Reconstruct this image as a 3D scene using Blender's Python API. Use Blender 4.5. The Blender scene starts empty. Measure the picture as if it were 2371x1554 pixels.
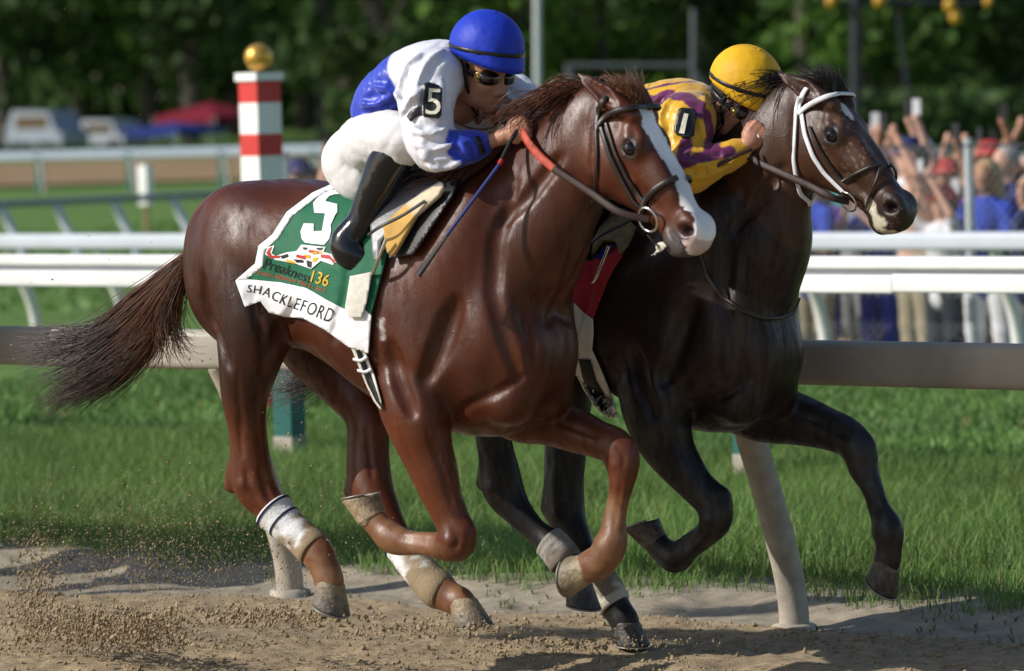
import bpy, bmesh, math, random, time
import numpy as np
from mathutils import Vector, Matrix

T0 = time.time()
rng = np.random.default_rng(7)
random.seed(7)
SC = bpy.context.scene
COL = SC.collection

# ------------------------------------------------------------------ camera
FPX, CX, CY = 9500.0, 1185.5, 777.0            # focal length and centre in photo pixels
CAMZ = 1.98
PITCH = math.atan(552.0 / FPX)
ROLL = 0.028
fwd = np.array([0, math.cos(PITCH), -math.sin(PITCH)])
r0 = np.array([1.0, 0, 0]); u0 = np.array([0, math.sin(PITCH), math.cos(PITCH)])
camR = r0 * math.cos(ROLL) - u0 * math.sin(ROLL)
camU = r0 * math.sin(ROLL) + u0 * math.cos(ROLL)
cam_d = bpy.data.cameras.new('camera'); cam = bpy.data.objects.new('camera', cam_d); COL.objects.link(cam)
cam.matrix_world = Matrix(((camR[0], camU[0], -fwd[0], 0), (camR[1], camU[1], -fwd[1], 0),
                           (camR[2], camU[2], -fwd[2], CAMZ), (0, 0, 0, 1)))
cam_d.sensor_width = 36.0
cam_d.lens = 36.0 * FPX / 2371.0
cam_d.clip_start = 0.5; cam_d.clip_end = 2000
cam_d.dof.use_dof = True
cam_d.dof.focus_distance = 14.3
cam_d.dof.aperture_fstop = 3.0
SC.camera = cam

# ------------------------------------------------------------------ light
SUN = np.array([-0.129, -0.030, 0.083]); SUN = SUN / np.linalg.norm(SUN)     # towards the sun
world = bpy.data.worlds.new('World'); SC.world = world; world.use_nodes = True
wn = world.node_tree.nodes; wl = world.node_tree.links
sky = wn.new('ShaderNodeTexSky'); sky.sky_type = 'NISHITA'; sky.sun_disc = False
sky.sun_elevation = math.asin(SUN[2]); sky.sun_rotation = math.atan2(SUN[0], SUN[1])
bgn = wn['Background']; bgn.inputs['Strength'].default_value = 0.12
wl.new(sky.outputs[0], bgn.inputs[0])
sun_d = bpy.data.lights.new('sun', 'SUN'); sun = bpy.data.objects.new('sun', sun_d); COL.objects.link(sun)
sun_d.energy = 4.9; sun_d.angle = math.radians(0.5); sun_d.color = (1.0, 0.95, 0.88)
sun.rotation_euler = Vector(SUN).to_track_quat('Z', 'Y').to_euler()
SC.view_settings.view_transform = 'Standard'; SC.view_settings.look = 'None'
SC.view_settings.exposure = 0.05; SC.view_settings.gamma = 1.0
SC.cycles.use_denoising = True
SC.cycles.max_bounces = 6; SC.cycles.transparent_max_bounces = 8

# ------------------------------------------------------------------ lane frame: u along the running direction, n away from camera, z up
TH = math.atan2(12110.0, FPX)
Fv = np.array([math.sin(TH), -math.cos(TH), 0]); Av = np.array([math.cos(TH), math.sin(TH), 0])
PHI = math.atan2(Fv[1], Fv[0])
L2W = np.array([Fv, Av, [0, 0, 1.0]])          # rows: lane axes in world
CAML = np.array([0, 0, CAMZ])
def lane2w(p): return np.asarray(p, float) @ L2W
def w2lane(p): return np.asarray(p, float) @ L2W.T
def ray(px, py):
    px = np.asarray(px, float); py = np.asarray(py, float)
    d = fwd + ((px - CX) / FPX)[..., None] * camR + ((CY - py) / FPX)[..., None] * camU
    return d @ L2W.T
def Pn(px, py, n):                              # pixel -> lane point on the vertical plane n
    d = ray(np.float64(px), np.float64(py)); return CAML + d * (n / d[1])
def Pz(px, py, z):                              # pixel -> lane point at height z
    d = ray(np.float64(px), np.float64(py)); return CAML + d * ((z - CAMZ) / d[2])
def Py(px, py, Y):                              # pixel -> lane point at world depth Y
    d = fwd + (px - CX) / FPX * camR + (CY - py) / FPX * camU
    return w2lane(np.array([0, 0, CAMZ]) + d * (Y / d[1]))
def proj(p):                                    # lane point -> pixel
    w = lane2w(p) - np.array([0, 0, CAMZ]); k = w @ fwd
    return CX + (w @ camR) / k * FPX, CY - (w @ camU) / k * FPX

# ------------------------------------------------------------------ objects
ROOTBASE = {}
def mesh_data(name, verts, faces, smooth=True):
    me = bpy.data.meshes.new(name)
    verts = np.asarray(verts, np.float32)
    if isinstance(faces, np.ndarray):
        k = faces.shape[1]; nf = len(faces)
        me.vertices.add(len(verts)); me.vertices.foreach_set('co', verts.ravel())
        me.loops.add(nf * k); me.loops.foreach_set('vertex_index', faces.astype(np.int32).ravel())
        me.polygons.add(nf); me.polygons.foreach_set('loop_start', np.arange(0, nf * k, k, dtype=np.int32))
        me.update(calc_edges=True)
    else:
        me.from_pydata(verts.tolist(), [], faces); me.update()
    if smooth: me.polygons.foreach_set('use_smooth', np.ones(len(me.polygons), bool))
    return me
def tag(o, label=None, cat=None, group=None, kind=None):
    if label: o['label'] = label
    if cat: o['category'] = cat
    if group: o['group'] = group
    if kind: o['kind'] = kind
    return o
def root(name, base, label, cat, group=None):
    o = bpy.data.objects.new(name, None); COL.objects.link(o); o.empty_display_size = 0.1
    o.location = lane2w(base); o.rotation_euler = (0, 0, PHI); ROOTBASE[o.name] = np.asarray(base, float)
    return tag(o, label, cat, group)
def mk(name, verts, faces, mat, parent=None, base=None, smooth=True, cols=None, kind=None):
    """mesh given in lane coordinates; child of parent, or top-level at base"""
    verts = np.asarray(verts, float)
    if parent is not None: b = ROOTBASE[parent.name]
    else: b = np.asarray(base, float) if base is not None else np.array([verts[:, 0].mean(), verts[:, 1].mean(), verts[:, 2].min()])
    me = mesh_data(name, verts - b, faces, smooth)
    if cols is not None:
        at = me.attributes.new('Col', 'FLOAT_COLOR', 'POINT')
        c = np.ones((len(verts), 4), np.float32); c[:, :3] = cols; at.data.foreach_set('color', c.ravel())
    if mat is not None: me.materials.append(mat)
    o = bpy.data.objects.new(name, me); COL.objects.link(o)
    if parent is not None: o.parent = parent
    else: o.location = lane2w(b); o.rotation_euler = (0, 0, PHI)
    ROOTBASE[o.name] = b
    if kind: o['kind'] = kind
    return o

# ------------------------------------------------------------------ materials
def new_mat(name):
    m = bpy.data.materials.new(name); m.use_nodes = True
    return m, m.node_tree.nodes, m.node_tree.links, m.node_tree.nodes['Principled BSDF']
def mat(name, col, rough=0.6, spec=0.5, metal=0.0, var=0.12, vscale=8.0, bump=0.0, bscale=60.0, coat=0.0, sheen=0.0,
        use_attr=False, stretch=None, objcol=False, rvar=0.0, sss=0.0, trans=0.0):
    m, N, Lk, P = new_mat(name)
    P.inputs['Roughness'].default_value = rough; P.inputs['Metallic'].default_value = metal
    P.inputs['Specular IOR Level'].default_value = spec
    if coat: P.inputs['Coat Weight'].default_value = coat; P.inputs['Coat Roughness'].default_value = 0.12
    if sheen: P.inputs['Sheen Weight'].default_value = sheen
    if trans: P.inputs['Transmission Weight'].default_value = trans
    if sss: P.inputs['Subsurface Weight'].default_value = sss; P.inputs['Subsurface Radius'].default_value = (.012, .005, .003)
    tc = N.new('ShaderNodeTexCoord'); mp = N.new('ShaderNodeMapping'); Lk.new(tc.outputs['Object'], mp.inputs[0])
    if stretch: mp.inputs['Scale'].default_value = stretch
    nz = N.new('ShaderNodeTexNoise'); nz.inputs['Scale'].default_value = vscale; nz.inputs['Detail'].default_value = 5
    Lk.new(mp.outputs[0], nz.inputs['Vector'])
    mr = N.new('ShaderNodeMapRange'); mr.inputs[1].default_value = 0.3; mr.inputs[2].default_value = 0.7
    mr.inputs[3].default_value = 1 - var; mr.inputs[4].default_value = 1 + var
    Lk.new(nz.outputs['Fac'], mr.inputs[0])
    mx = N.new('ShaderNodeVectorMath'); mx.operation = 'SCALE'
    if use_attr:
        a = N.new('ShaderNodeAttribute'); a.attribute_name = 'Col'; Lk.new(a.outputs['Color'], mx.inputs[0])
    elif objcol:
        a = N.new('ShaderNodeObjectInfo'); Lk.new(a.outputs['Color'], mx.inputs[0])
    else: mx.inputs[0].default_value = col
    Lk.new(mr.outputs[0], mx.inputs['Scale']); Lk.new(mx.outputs[0], P.inputs['Base Color'])
    if rvar:
        m2 = N.new('ShaderNodeMapRange'); m2.inputs[1].default_value = .3; m2.inputs[2].default_value = .7
        m2.inputs[3].default_value = rough - rvar; m2.inputs[4].default_value = rough + rvar
        n3 = N.new('ShaderNodeTexNoise'); n3.inputs['Scale'].default_value = vscale * 1.7; n3.inputs['Detail'].default_value = 4
        Lk.new(tc.outputs['Object'], n3.inputs['Vector']); Lk.new(n3.outputs['Fac'], m2.inputs[0]); Lk.new(m2.outputs[0], P.inputs['Roughness'])
    if bump:
        n2 = N.new('ShaderNodeTexNoise'); n2.inputs['Scale'].default_value = bscale; n2.inputs['Detail'].default_value = 6
        Lk.new(mp.outputs[0], n2.inputs['Vector'])
        bp = N.new('ShaderNodeBump'); bp.inputs['Strength'].default_value = bump; bp.inputs['Distance'].default_value = 0.01
        Lk.new(n2.outputs['Fac'], bp.inputs['Height']); Lk.new(bp.outputs[0], P.inputs['Normal'])
    return m

# ------------------------------------------------------------------ implicit surfaces
class Field:
    def __init__(s, lo, hi, h):
        s.lo = np.asarray(lo, float); s.h = h
        s.n = np.ceil((np.asarray(hi) - s.lo) / h).astype(int) + 1
        s.D = np.full(s.n, 1.0, np.float32)
        s.ax = [(s.lo[i] + h * np.arange(s.n[i])).astype(np.float32) for i in range(3)]
    def box(s, lo, hi):
        i0 = np.clip(np.floor((np.asarray(lo) - s.lo) / s.h).astype(int), 0, s.n - 1)
        i1 = np.clip(np.ceil((np.asarray(hi) - s.lo) / s.h).astype(int) + 1, 1, s.n)
        sl = tuple(slice(a, b) for a, b in zip(i0, i1))
        return sl, s.ax[0][sl[0]][:, None, None], s.ax[1][sl[1]][None, :, None], s.ax[2][sl[2]][None, None, :]
    def put(s, sl, d, k, op):
        o = s.D[sl]
        if op == 'sub': 
            hh = np.maximum(k - np.abs(o + d), 0) / k; s.D[sl] = np.maximum(o, -d) + hh * hh * k * 0.25
        else:
            hh = np.maximum(k - np.abs(o - d), 0) / k; s.D[sl] = np.minimum(o, d) - hh * hh * k * 0.25
    def cone(s, p0, p1, ra, rb, k=0.02, sv=1.0, op='add'):
        p0 = np.asarray(p0, float); p1 = np.asarray(p1, float); R = max(ra, rb) * max(1, sv) + k + 3 * s.h
        sl, X, Y, Z = s.box(np.minimum(p0, p1) - R, np.maximum(p0, p1) + R)
        d = p1 - p0; dd = max(d @ d, 1e-9)
        t = np.clip(((X - p0[0]) * d[0] + (Y - p0[1]) * d[1] + (Z - p0[2]) * d[2]) / dd, 0, 1)
        q = (X - p0[0] - t * d[0]) ** 2 + ((Y - p0[1] - t * d[1]) / sv) ** 2 + (Z - p0[2] - t * d[2]) ** 2
        s.put(sl, np.sqrt(q) - (ra + (rb - ra) * t), k, op)
    def chain(s, pts, k=0.02, sv=1.0, sub=4):     # pts: [(p, r), ...], smoothed
        if sub > 1 and len(pts) > 2:
            P_ = np.array([np.r_[p, r] for p, r in pts]); dl = np.r_[0, np.cumsum(np.linalg.norm(np.diff(P_[:, :3], axis=0), axis=1))]
            t = np.concatenate([np.linspace(a, b, sub, endpoint=False) for a, b in zip(dl[:-1], dl[1:])] + [dl[-1:]])
            Q = np.stack([smooth_interp(t, dl, P_[:, i]) for i in range(4)], 1); pts = [(q[:3], q[3]) for q in Q]
        for (a, ra), (b, rb) in zip(pts[:-1], pts[1:]): s.cone(a, b, ra, rb, k, sv)
    def ell(s, c, r, k=0.02, R=None, op='add'):
        c = np.asarray(c, float); r = np.asarray(r, float); M = max(r) + k + 3 * s.h
        sl, X, Y, Z = s.box(c - M, c + M)
        x, y, z = X - c[0], Y - c[1], Z - c[2]
        if R is not None:
            R = np.asarray(R); x, y, z = (R[0, 0] * x + R[0, 1] * y + R[0, 2] * z, R[1, 0] * x + R[1, 1] * y + R[1, 2] * z, R[2, 0] * x + R[2, 1] * y + R[2, 2] * z)
        k0 = np.sqrt((x / r[0]) ** 2 + (y / r[1]) ** 2 + (z / r[2]) ** 2)
        k1 = np.sqrt((x / r[0] ** 2) ** 2 + (y / r[1] ** 2) ** 2 + (z / r[2] ** 2) ** 2) + 1e-9
        s.put(sl, k0 * (k0 - 1) / k1, k, op)
    def loft(s, u, nc, zt, zb, hw, k=0.03, p=2.2):  # sections along u: centre n, top, bottom, half width
        u = np.asarray(u, float); o = np.argsort(u); u = u[o]
        uu = s.ax[0]
        def it(v): return smooth_interp(uu, u, np.asarray(v, float)[o])
        zt, zb, hw = it(zt), it(zb), it(hw)
        i = np.where((uu >= u[0] - 0.1) & (uu <= u[-1] + 0.1))[0]; sl = (slice(i[0], i[-1] + 1), slice(None), slice(None))
        X = uu[i][:, None, None]; Y = s.ax[1][None, :, None]; Z = s.ax[2][None, None, :]
        zc = ((zt + zb) / 2)[i][:, None, None]; rz = ((zt - zb) / 2)[i][:, None, None]; rw = hw[i][:, None, None]
        q = (np.abs((Y - nc) / rw) ** p + np.abs((Z - zc) / rz) ** p) ** (1 / p)
        d = (q - 1) * np.minimum(rw, rz)
        e = np.maximum(u[0] - X, X - u[-1])
        d = np.where(e > 0, np.sqrt(np.maximum(d, 0) ** 2 + e ** 2), d)
        s.put(sl, d.astype(np.float32), k, 'add')
    def sample(s, p):
        g = (np.asarray(p) - s.lo) / s.h
        g = np.clip(g, 0, np.array(s.n) - 1.001); i = g.astype(int); f = g - i
        r = 0
        for a in (0, 1):
            for b in (0, 1):
                for c in (0, 1):
                    w = (f[..., 0] if a else 1 - f[..., 0]) * (f[..., 1] if b else 1 - f[..., 1]) * (f[..., 2] if c else 1 - f[..., 2])
                    r = r + w * s.D[i[..., 0] + a, i[..., 1] + b, i[..., 2] + c]
        return r
    def grad(s, p, e=None):
        e = e or s.h * 1.5; p = np.asarray(p, float); g = []
        for i in range(3):
            d = np.zeros(3); d[i] = e; g.append(s.sample(p + d) - s.sample(p - d))
        g = np.stack(g, -1); return g / (np.linalg.norm(g, axis=-1, keepdims=True) + 1e-9)
    def march(s, px, py, off=0.0, n0=None, n1=None):
        """where the pixel's line of sight meets the surface (offset outwards)"""
        d = ray(np.asarray(px, float), np.asarray(py, float))
        n0 = s.lo[1] if n0 is None else n0; n1 = s.lo[1] + s.h * (s.n[1] - 1) if n1 is None else n1
        t = n0 / d[..., 1]; t1 = n1 / d[..., 1]; dn = np.linalg.norm(d, axis=-1)
        best = np.full(t.shape, 9.0); bt = t.copy(); done = np.zeros(t.shape, bool)
        for _ in range(400):
            v = s.sample(CAML + d * t[..., None]) - off
            imp = (v < best) & ~done; best = np.where(imp, v, best); bt = np.where(imp, t, bt)
            done |= (v < 0.0008) | (t > t1)
            if done.all(): break
            t = np.where(done, t, t + np.clip(v * 0.7, 0.0012, 0.02) / dn)
        return CAML + d * bt[..., None]
    def mesh(s, smooth=1, iso=0.0):
        return surface_nets(s.D - np.float32(iso), s.lo, s.h, smooth)

def smooth_interp(x, xp, fp):
    """monotone-ish cubic interpolation (Catmull-Rom on uneven knots)"""
    xp = np.asarray(xp, float); fp = np.asarray(fp, float)
    if len(xp) < 3: return np.interp(x, xp, fp)
    m = np.gradient(fp, xp)
    i = np.clip(np.searchsorted(xp, x) - 1, 0, len(xp) - 2); h = xp[i + 1] - xp[i]
    t = np.clip((x - xp[i]) / h, 0, 1)
    return ((2 * t**3 - 3 * t**2 + 1) * fp[i] + (t**3 - 2 * t**2 + t) * h * m[i] + (-2 * t**3 + 3 * t**2) * fp[i + 1] + (t**3 - t**2) * h * m[i + 1])

def surface_nets(D, lo, h, smooth=1):
    S = D < 0
    c = np.zeros(tuple(np.array(D.shape) - 1), np.int8)
    offs = [(a, b, e) for a in (0, 1) for b in (0, 1) for e in (0, 1)]
    nx, ny, nz = c.shape
    for a, b, e in offs: c += S[a:nx + a, b:ny + b, e:nz + e]
    I, J, K = np.nonzero((c > 0) & (c < 8))
    idx = np.full(c.shape, -1, np.int32); idx[I, J, K] = np.arange(len(I))
    acc = np.zeros((len(I), 3)); cnt = np.zeros(len(I))
    dv = {o: D[I + o[0], J + o[1], K + o[2]].astype(float) for o in offs}
    for o in offs:
        for ax in range(3):
            if o[ax] == 0:
                q = list(o); q[ax] = 1; q = tuple(q); x, y = dv[o], dv[q]
                m = (x < 0) != (y < 0); t = np.where(m, x / np.where(m, x - y, 1), 0)
                p = np.array(o, float)[None, :].repeat(len(I), 0); p[:, ax] += t
                acc += p * m[:, None]; cnt += m
    V = np.stack([I, J, K], 1) + acc / cnt[:, None]
    faces = []
    for ax in range(3):
        o1, o2 = [(1, 2), (2, 0), (0, 1)][ax]
        s0 = [slice(None)] * 3; s1 = [slice(None)] * 3
        s0[ax] = slice(0, -1); s1[ax] = slice(1, None)
        for o in (o1, o2): s0[o] = slice(1, -1); s1[o] = slice(1, -1)
        A_, B_ = S[tuple(s0)], S[tuple(s1)]
        E = np.argwhere(A_ != B_)
        if not len(E): continue
        fl = A_[E[:, 0], E[:, 1], E[:, 2]]
        E[:, o1] += 1; E[:, o2] += 1
        q = []
        for d1, d2 in ((-1, -1), (0, -1), (0, 0), (-1, 0)):
            e = E.copy(); e[:, o1] += d1; e[:, o2] += d2; q.append(idx[e[:, 0], e[:, 1], e[:, 2]])
        q = np.stack(q, 1); q[~fl] = q[~fl][:, ::-1]; faces.append(q)
    Fc = np.concatenate(faces)
    for _ in range(smooth):
        s_ = np.zeros_like(V); n_ = np.zeros(len(V))
        for a in range(4):
            b = (a + 1) % 4
            np.add.at(s_, Fc[:, a], V[Fc[:, b]]); np.add.at(n_, Fc[:, a], 1)
            np.add.at(s_, Fc[:, b], V[Fc[:, a]]); np.add.at(n_, Fc[:, b], 1)
        V = 0.5 * V + 0.5 * s_ / np.maximum(n_, 1)[:, None]
    return lo + V * h, Fc

def nrm(v): v = np.asarray(v, float); return v / (np.linalg.norm(v, axis=-1, keepdims=True) + 1e-12)

def vnoise(p, scale=1.0, seed=0):
    """cheap smooth value noise, p (...,3) or (...,2)"""
    p = np.asarray(p, float) * scale
    if p.shape[-1] == 2: p = np.concatenate([p, np.zeros(p.shape[:-1] + (1,))], -1)
    i = np.floor(p).astype(np.int64); f = p - i; f = f * f * (3 - 2 * f)
    def hsh(a):
        x = (a[..., 0] * 374761393 + a[..., 1] * 668265263 + a[..., 2] * 2147483647 + seed * 974634777) & 0xffffffff
        x = ((x ^ (x >> 13)) * 1274126177) & 0xffffffff; x = x ^ (x >> 16)
        return (x & 0xffff) / 65535.0
    r = 0
    for a in (0, 1):
        for b in (0, 1):
            for c in (0, 1):
                w = (f[..., 0] if a else 1 - f[..., 0]) * (f[..., 1] if b else 1 - f[..., 1]) * (f[..., 2] if c else 1 - f[..., 2])
                r = r + w * hsh(i + np.array([a, b, c]))
    return r * 2 - 1
def fbm(p, scale, oct=4, seed=0):
    r = 0; a = 1.0
    for o in range(oct): r = r + a * vnoise(p, scale * 2**o, seed + o); a *= 0.5
    return r

def tube(pts, rad, sides=10, cap=True, flat=None, up=None):
    """swept tube; flat=(a,b) scales the section along side/up axes"""
    pts = np.asarray(pts, float); n = len(pts); rad = np.broadcast_to(np.asarray(rad, float), (n,))
    tg = nrm(np.gradient(pts, axis=0)); V = []; upv = np.array([0, 0, 1.0])
    prev = None
    for i in range(n):
        t = tg[i]
        if up is not None: ref = np.asarray(up[i] if np.ndim(up) == 2 else up, float)
        else: ref = prev if prev is not None else (upv if abs(t[2]) < 0.9 else np.array([1.0, 0, 0]))
        b = ref - t * (ref @ t); b = nrm(b); prev = b; a = np.cross(t, b)
        fa, fb = flat if flat else (1, 1)
        for j in range(sides):
            th = 2 * math.pi * (j + .5) / sides
            V.append(pts[i] + rad[i] * (a * math.cos(th) * fa + b * math.sin(th) * fb))
    Fc = [[i * sides + j, i * sides + (j + 1) % sides, (i + 1) * sides + (j + 1) % sides, (i + 1) * sides + j] for i in range(n - 1) for j in range(sides)]
    if cap:
        m = len(V); V += V[:sides] + V[(n - 1) * sides:n * sides]; Fc.append([m + j for j in range(sides)][::-1]); Fc.append([m + sides + j for j in range(sides)])
    return np.array(V), Fc
def spline(pts, n=24):
    pts = np.asarray(pts, float); d = np.r_[0, np.cumsum(np.linalg.norm(np.diff(pts, axis=0), axis=1))]
    t = np.linspace(0, d[-1], n); return np.stack([smooth_interp(t, d, pts[:, i]) for i in range(pts.shape[1])], 1)
def densify(poly, step, closed=True):
    poly = [np.asarray(p, float) for p in poly]; out = []
    for a, b in zip(poly, poly[1:] + (poly[:1] if closed else [])):
        k = max(1, int(np.linalg.norm(b - a) / step)); out += [a + (b - a) * i / k for i in range(k)]
    if not closed: out.append(poly[-1])
    return np.array(out)
def join(parts):
    V = []; Fc = []; o = 0
    for v, f in parts:
        V.append(np.asarray(v)); Fc += [[i + o for i in q] for q in (f.tolist() if isinstance(f, np.ndarray) else f)]; o += len(v)
    return np.concatenate(V), Fc
def boxm(lo, hi):
    x0, y0, z0 = lo; x1, y1, z1 = hi
    V = [(x0, y0, z0), (x1, y0, z0), (x1, y1, z0), (x0, y1, z0), (x0, y0, z1), (x1, y0, z1), (x1, y1, z1), (x0, y1, z1)]
    return np.array(V, float), [[0, 3, 2, 1], [4, 5, 6, 7], [0, 1, 5, 4], [1, 2, 6, 5], [2, 3, 7, 6], [3, 0, 4, 7]]

def dens(p):                                     # photo pixels per metre at a lane point
    return FPX / ((lane2w(p) - np.array([0, 0, CAMZ])) @ fwd)
N1, N2 = 10.60, 11.50                            # centre lines of the two horses (distance across the track)
def J(N, px, py, v, rpx):
    p = Pn(px, py, N - v); return p, rpx / dens(p)

def frame_loft(fd, O, e1, e2, e3, s, dt, db, hw, p=2.2, k=0.02):
    """loft along e1 with top dt / bottom db along e2 and half width along e3"""
    s = np.asarray(s, float); L = max(s) - min(s)
    c = O + e1 * (s.min() + s.max()) / 2 + e2 * (max(dt) + min(db)) / 2; R = L * 0.75
    sl, X, Y, Z = fd.box(c - R, c + R)
    x, y, z = X - O[0], Y - O[1], Z - O[2]
    S_ = x * e1[0] + y * e1[1] + z * e1[2]; D_ = x * e2[0] + y * e2[1] + z * e2[2]; W_ = x * e3[0] + y * e3[1] + z * e3[2]
    t = smooth_interp(S_, s, dt); b = smooth_interp(S_, s, db); w = smooth_interp(S_, s, hw)
    cc, rr = (t + b) / 2, (t - b) / 2
    q = (np.abs(W_ / w) ** p + np.abs((D_ - cc) / rr) ** p) ** (1 / p)
    d = (q - 1) * np.minimum(w, rr)
    e = np.maximum(s.min() - S_, S_ - s.max()); d = np.where(e > 0, np.sqrt(np.maximum(d, 0) ** 2 + e ** 2), d)
    fd.put(sl, d.astype(np.float32), k, 'add')

class Head:
    """frame of a horse's head fitted to its eye and nostril"""
    def __init__(h, N, eye, nos):
        E = Pn(*eye, N - 0.10); Q = Pn(*nos, N - 0.062)
        a = np.array([E[0], E[2]]); b = np.array([Q[0], Q[2]])
        ms = np.array([.19, -.055]); mq = np.array([.548, -.062])
        h.k = np.linalg.norm(b - a) / np.linalg.norm(mq - ms)
        ang = math.atan2(*(b - a)[::-1]) - math.atan2(*(mq - ms)[::-1])
        h.e1 = np.array([math.cos(ang), 0, math.sin(ang)]); h.e2 = np.array([-math.sin(ang), 0, math.cos(ang)]); h.e3 = np.array([0, -1.0, 0])
        o = a - h.k * (ms[0] * h.e1[[0, 2]] + ms[1] * h.e2[[0, 2]]); h.O = np.array([o[0], N, o[1]])
    def p(h, s, d, v): return h.O + h.k * (s * h.e1 + d * h.e2 + v * h.e3)
    def inv(h, P):
        q = (P - h.O) / h.k; return q @ h.e1, q @ h.e2, q @ h.e3

def build_head(fd, H, ears):
    k = H.k
    s = np.array([-.04, .0, .06, .12, .18, .24, .30, .36, .42, .48, .53, .57, .60, .62])
    dt = np.array([-.03, .0, .012, .018, .014, .004, -.006, -.012, -.014, -.016, -.018, -.024, -.036, -.06])
    db = np.array([-.10, -.19, -.265, -.305, -.31, -.285, -.248, -.216, -.196, -.186, -.186, -.182, -.160, -.12])
    hw = np.array([.055, .07, .084, .092, .093, .085, .076, .068, .061, .057, .058, .06, .055, .035])
    frame_loft(fd, H.O, H.e1, H.e2, H.e3, s * k, dt * k, db * k, hw * k, 2.5, 0.018)
    for g in (-1, 1):
        def E(c, r, kk=0.012, op='add', R=None):
            base = np.array([H.e1, H.e2, H.e3]); M = base if R is None else np.asarray(R) @ base
            fd.ell(H.p(*c), np.array(r) * k, kk, M, op)
        E((.185, -.048, g * .072), (.058, .046, .036), .02)          # orbit
        E((.155, -.025, g * .066), (.05, .03, .028), .02)            # brow
        E((.13, -.185, g * .055), (.115, .12, .046), .03)              # jowl
        fd.cone(H.p(.20, -.088, g * .082), H.p(.37, -.085, g * .056), .014 * k, .008 * k, .02)   # facial crest
        E((.30, -.045, g * .045), (.12, .035, .02), .03)
        E((.54, -.06, g * .046), (.055, .046, .028), .02)           # nostril wing
        E((.54, -.138, g * .040), (.06, .034, .027), .015)         # lips
        E((.19, -.057, g * .108), (.034, .023, .020), .007, 'sub')   # eye opening
        c_, s_ = math.cos(.9), math.sin(.9)
        E((.55, -.062, g * .078), (.042, .024, .024), .008, 'sub', [[c_, s_, 0], [-s_, c_, 0], [0, 0, 1]])
        E((.555, -.062, g * .062), (.024, .014, .03), .006, 'sub', [[c_, s_, 0], [-s_, c_, 0], [0, 0, 1]])
        fd.cone(H.p(.61, -.108, g * .05), H.p(.485, -.122, g * .066), .006 * k, .005 * k, .006, op='sub')   # mouth
        fd.cone(H.p(.13, .0, g * .095), H.p(.17, -.012, g * .10), .012 * k, .008 * k, .03, op='sub')         # hollow above the eye
        fd.cone(H.p(.32, -.14, g * .078), H.p(.42, -.115, g * .066), .012 * k, .006 * k, .03, op='sub')
    fd.ell(H.p(.535, -.180, 0), np.array((.045, .026, .034)) * k, .015, np.array([H.e1, H.e2, H.e3]))     # chin
    for g, tip, fr in ears:                                           # ears: base on the poll, tip given
        b = H.p(.075, -.002, g * .060); d = tip - b; L = np.linalg.norm(d); e = d / L
        lat = H.e3 * g * 0.6 + fr; lat = nrm(lat - e * (lat @ e))      # opening direction
        m = b + d * 0.42
        fd.cone(b - e * .02, m, .028, .035, .010); fd.cone(m, b + d * .78, .035, .021, .006); fd.cone(b + d * .78, tip, .021, .004, .005)
        fd.cone(b + d * .22 + lat * .036, m + lat * .034, .015, .025, .007, op='sub'); fd.cone(m + lat * .034, b + d * .88 + lat * .02, .025, .011, .005, op='sub')

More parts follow.
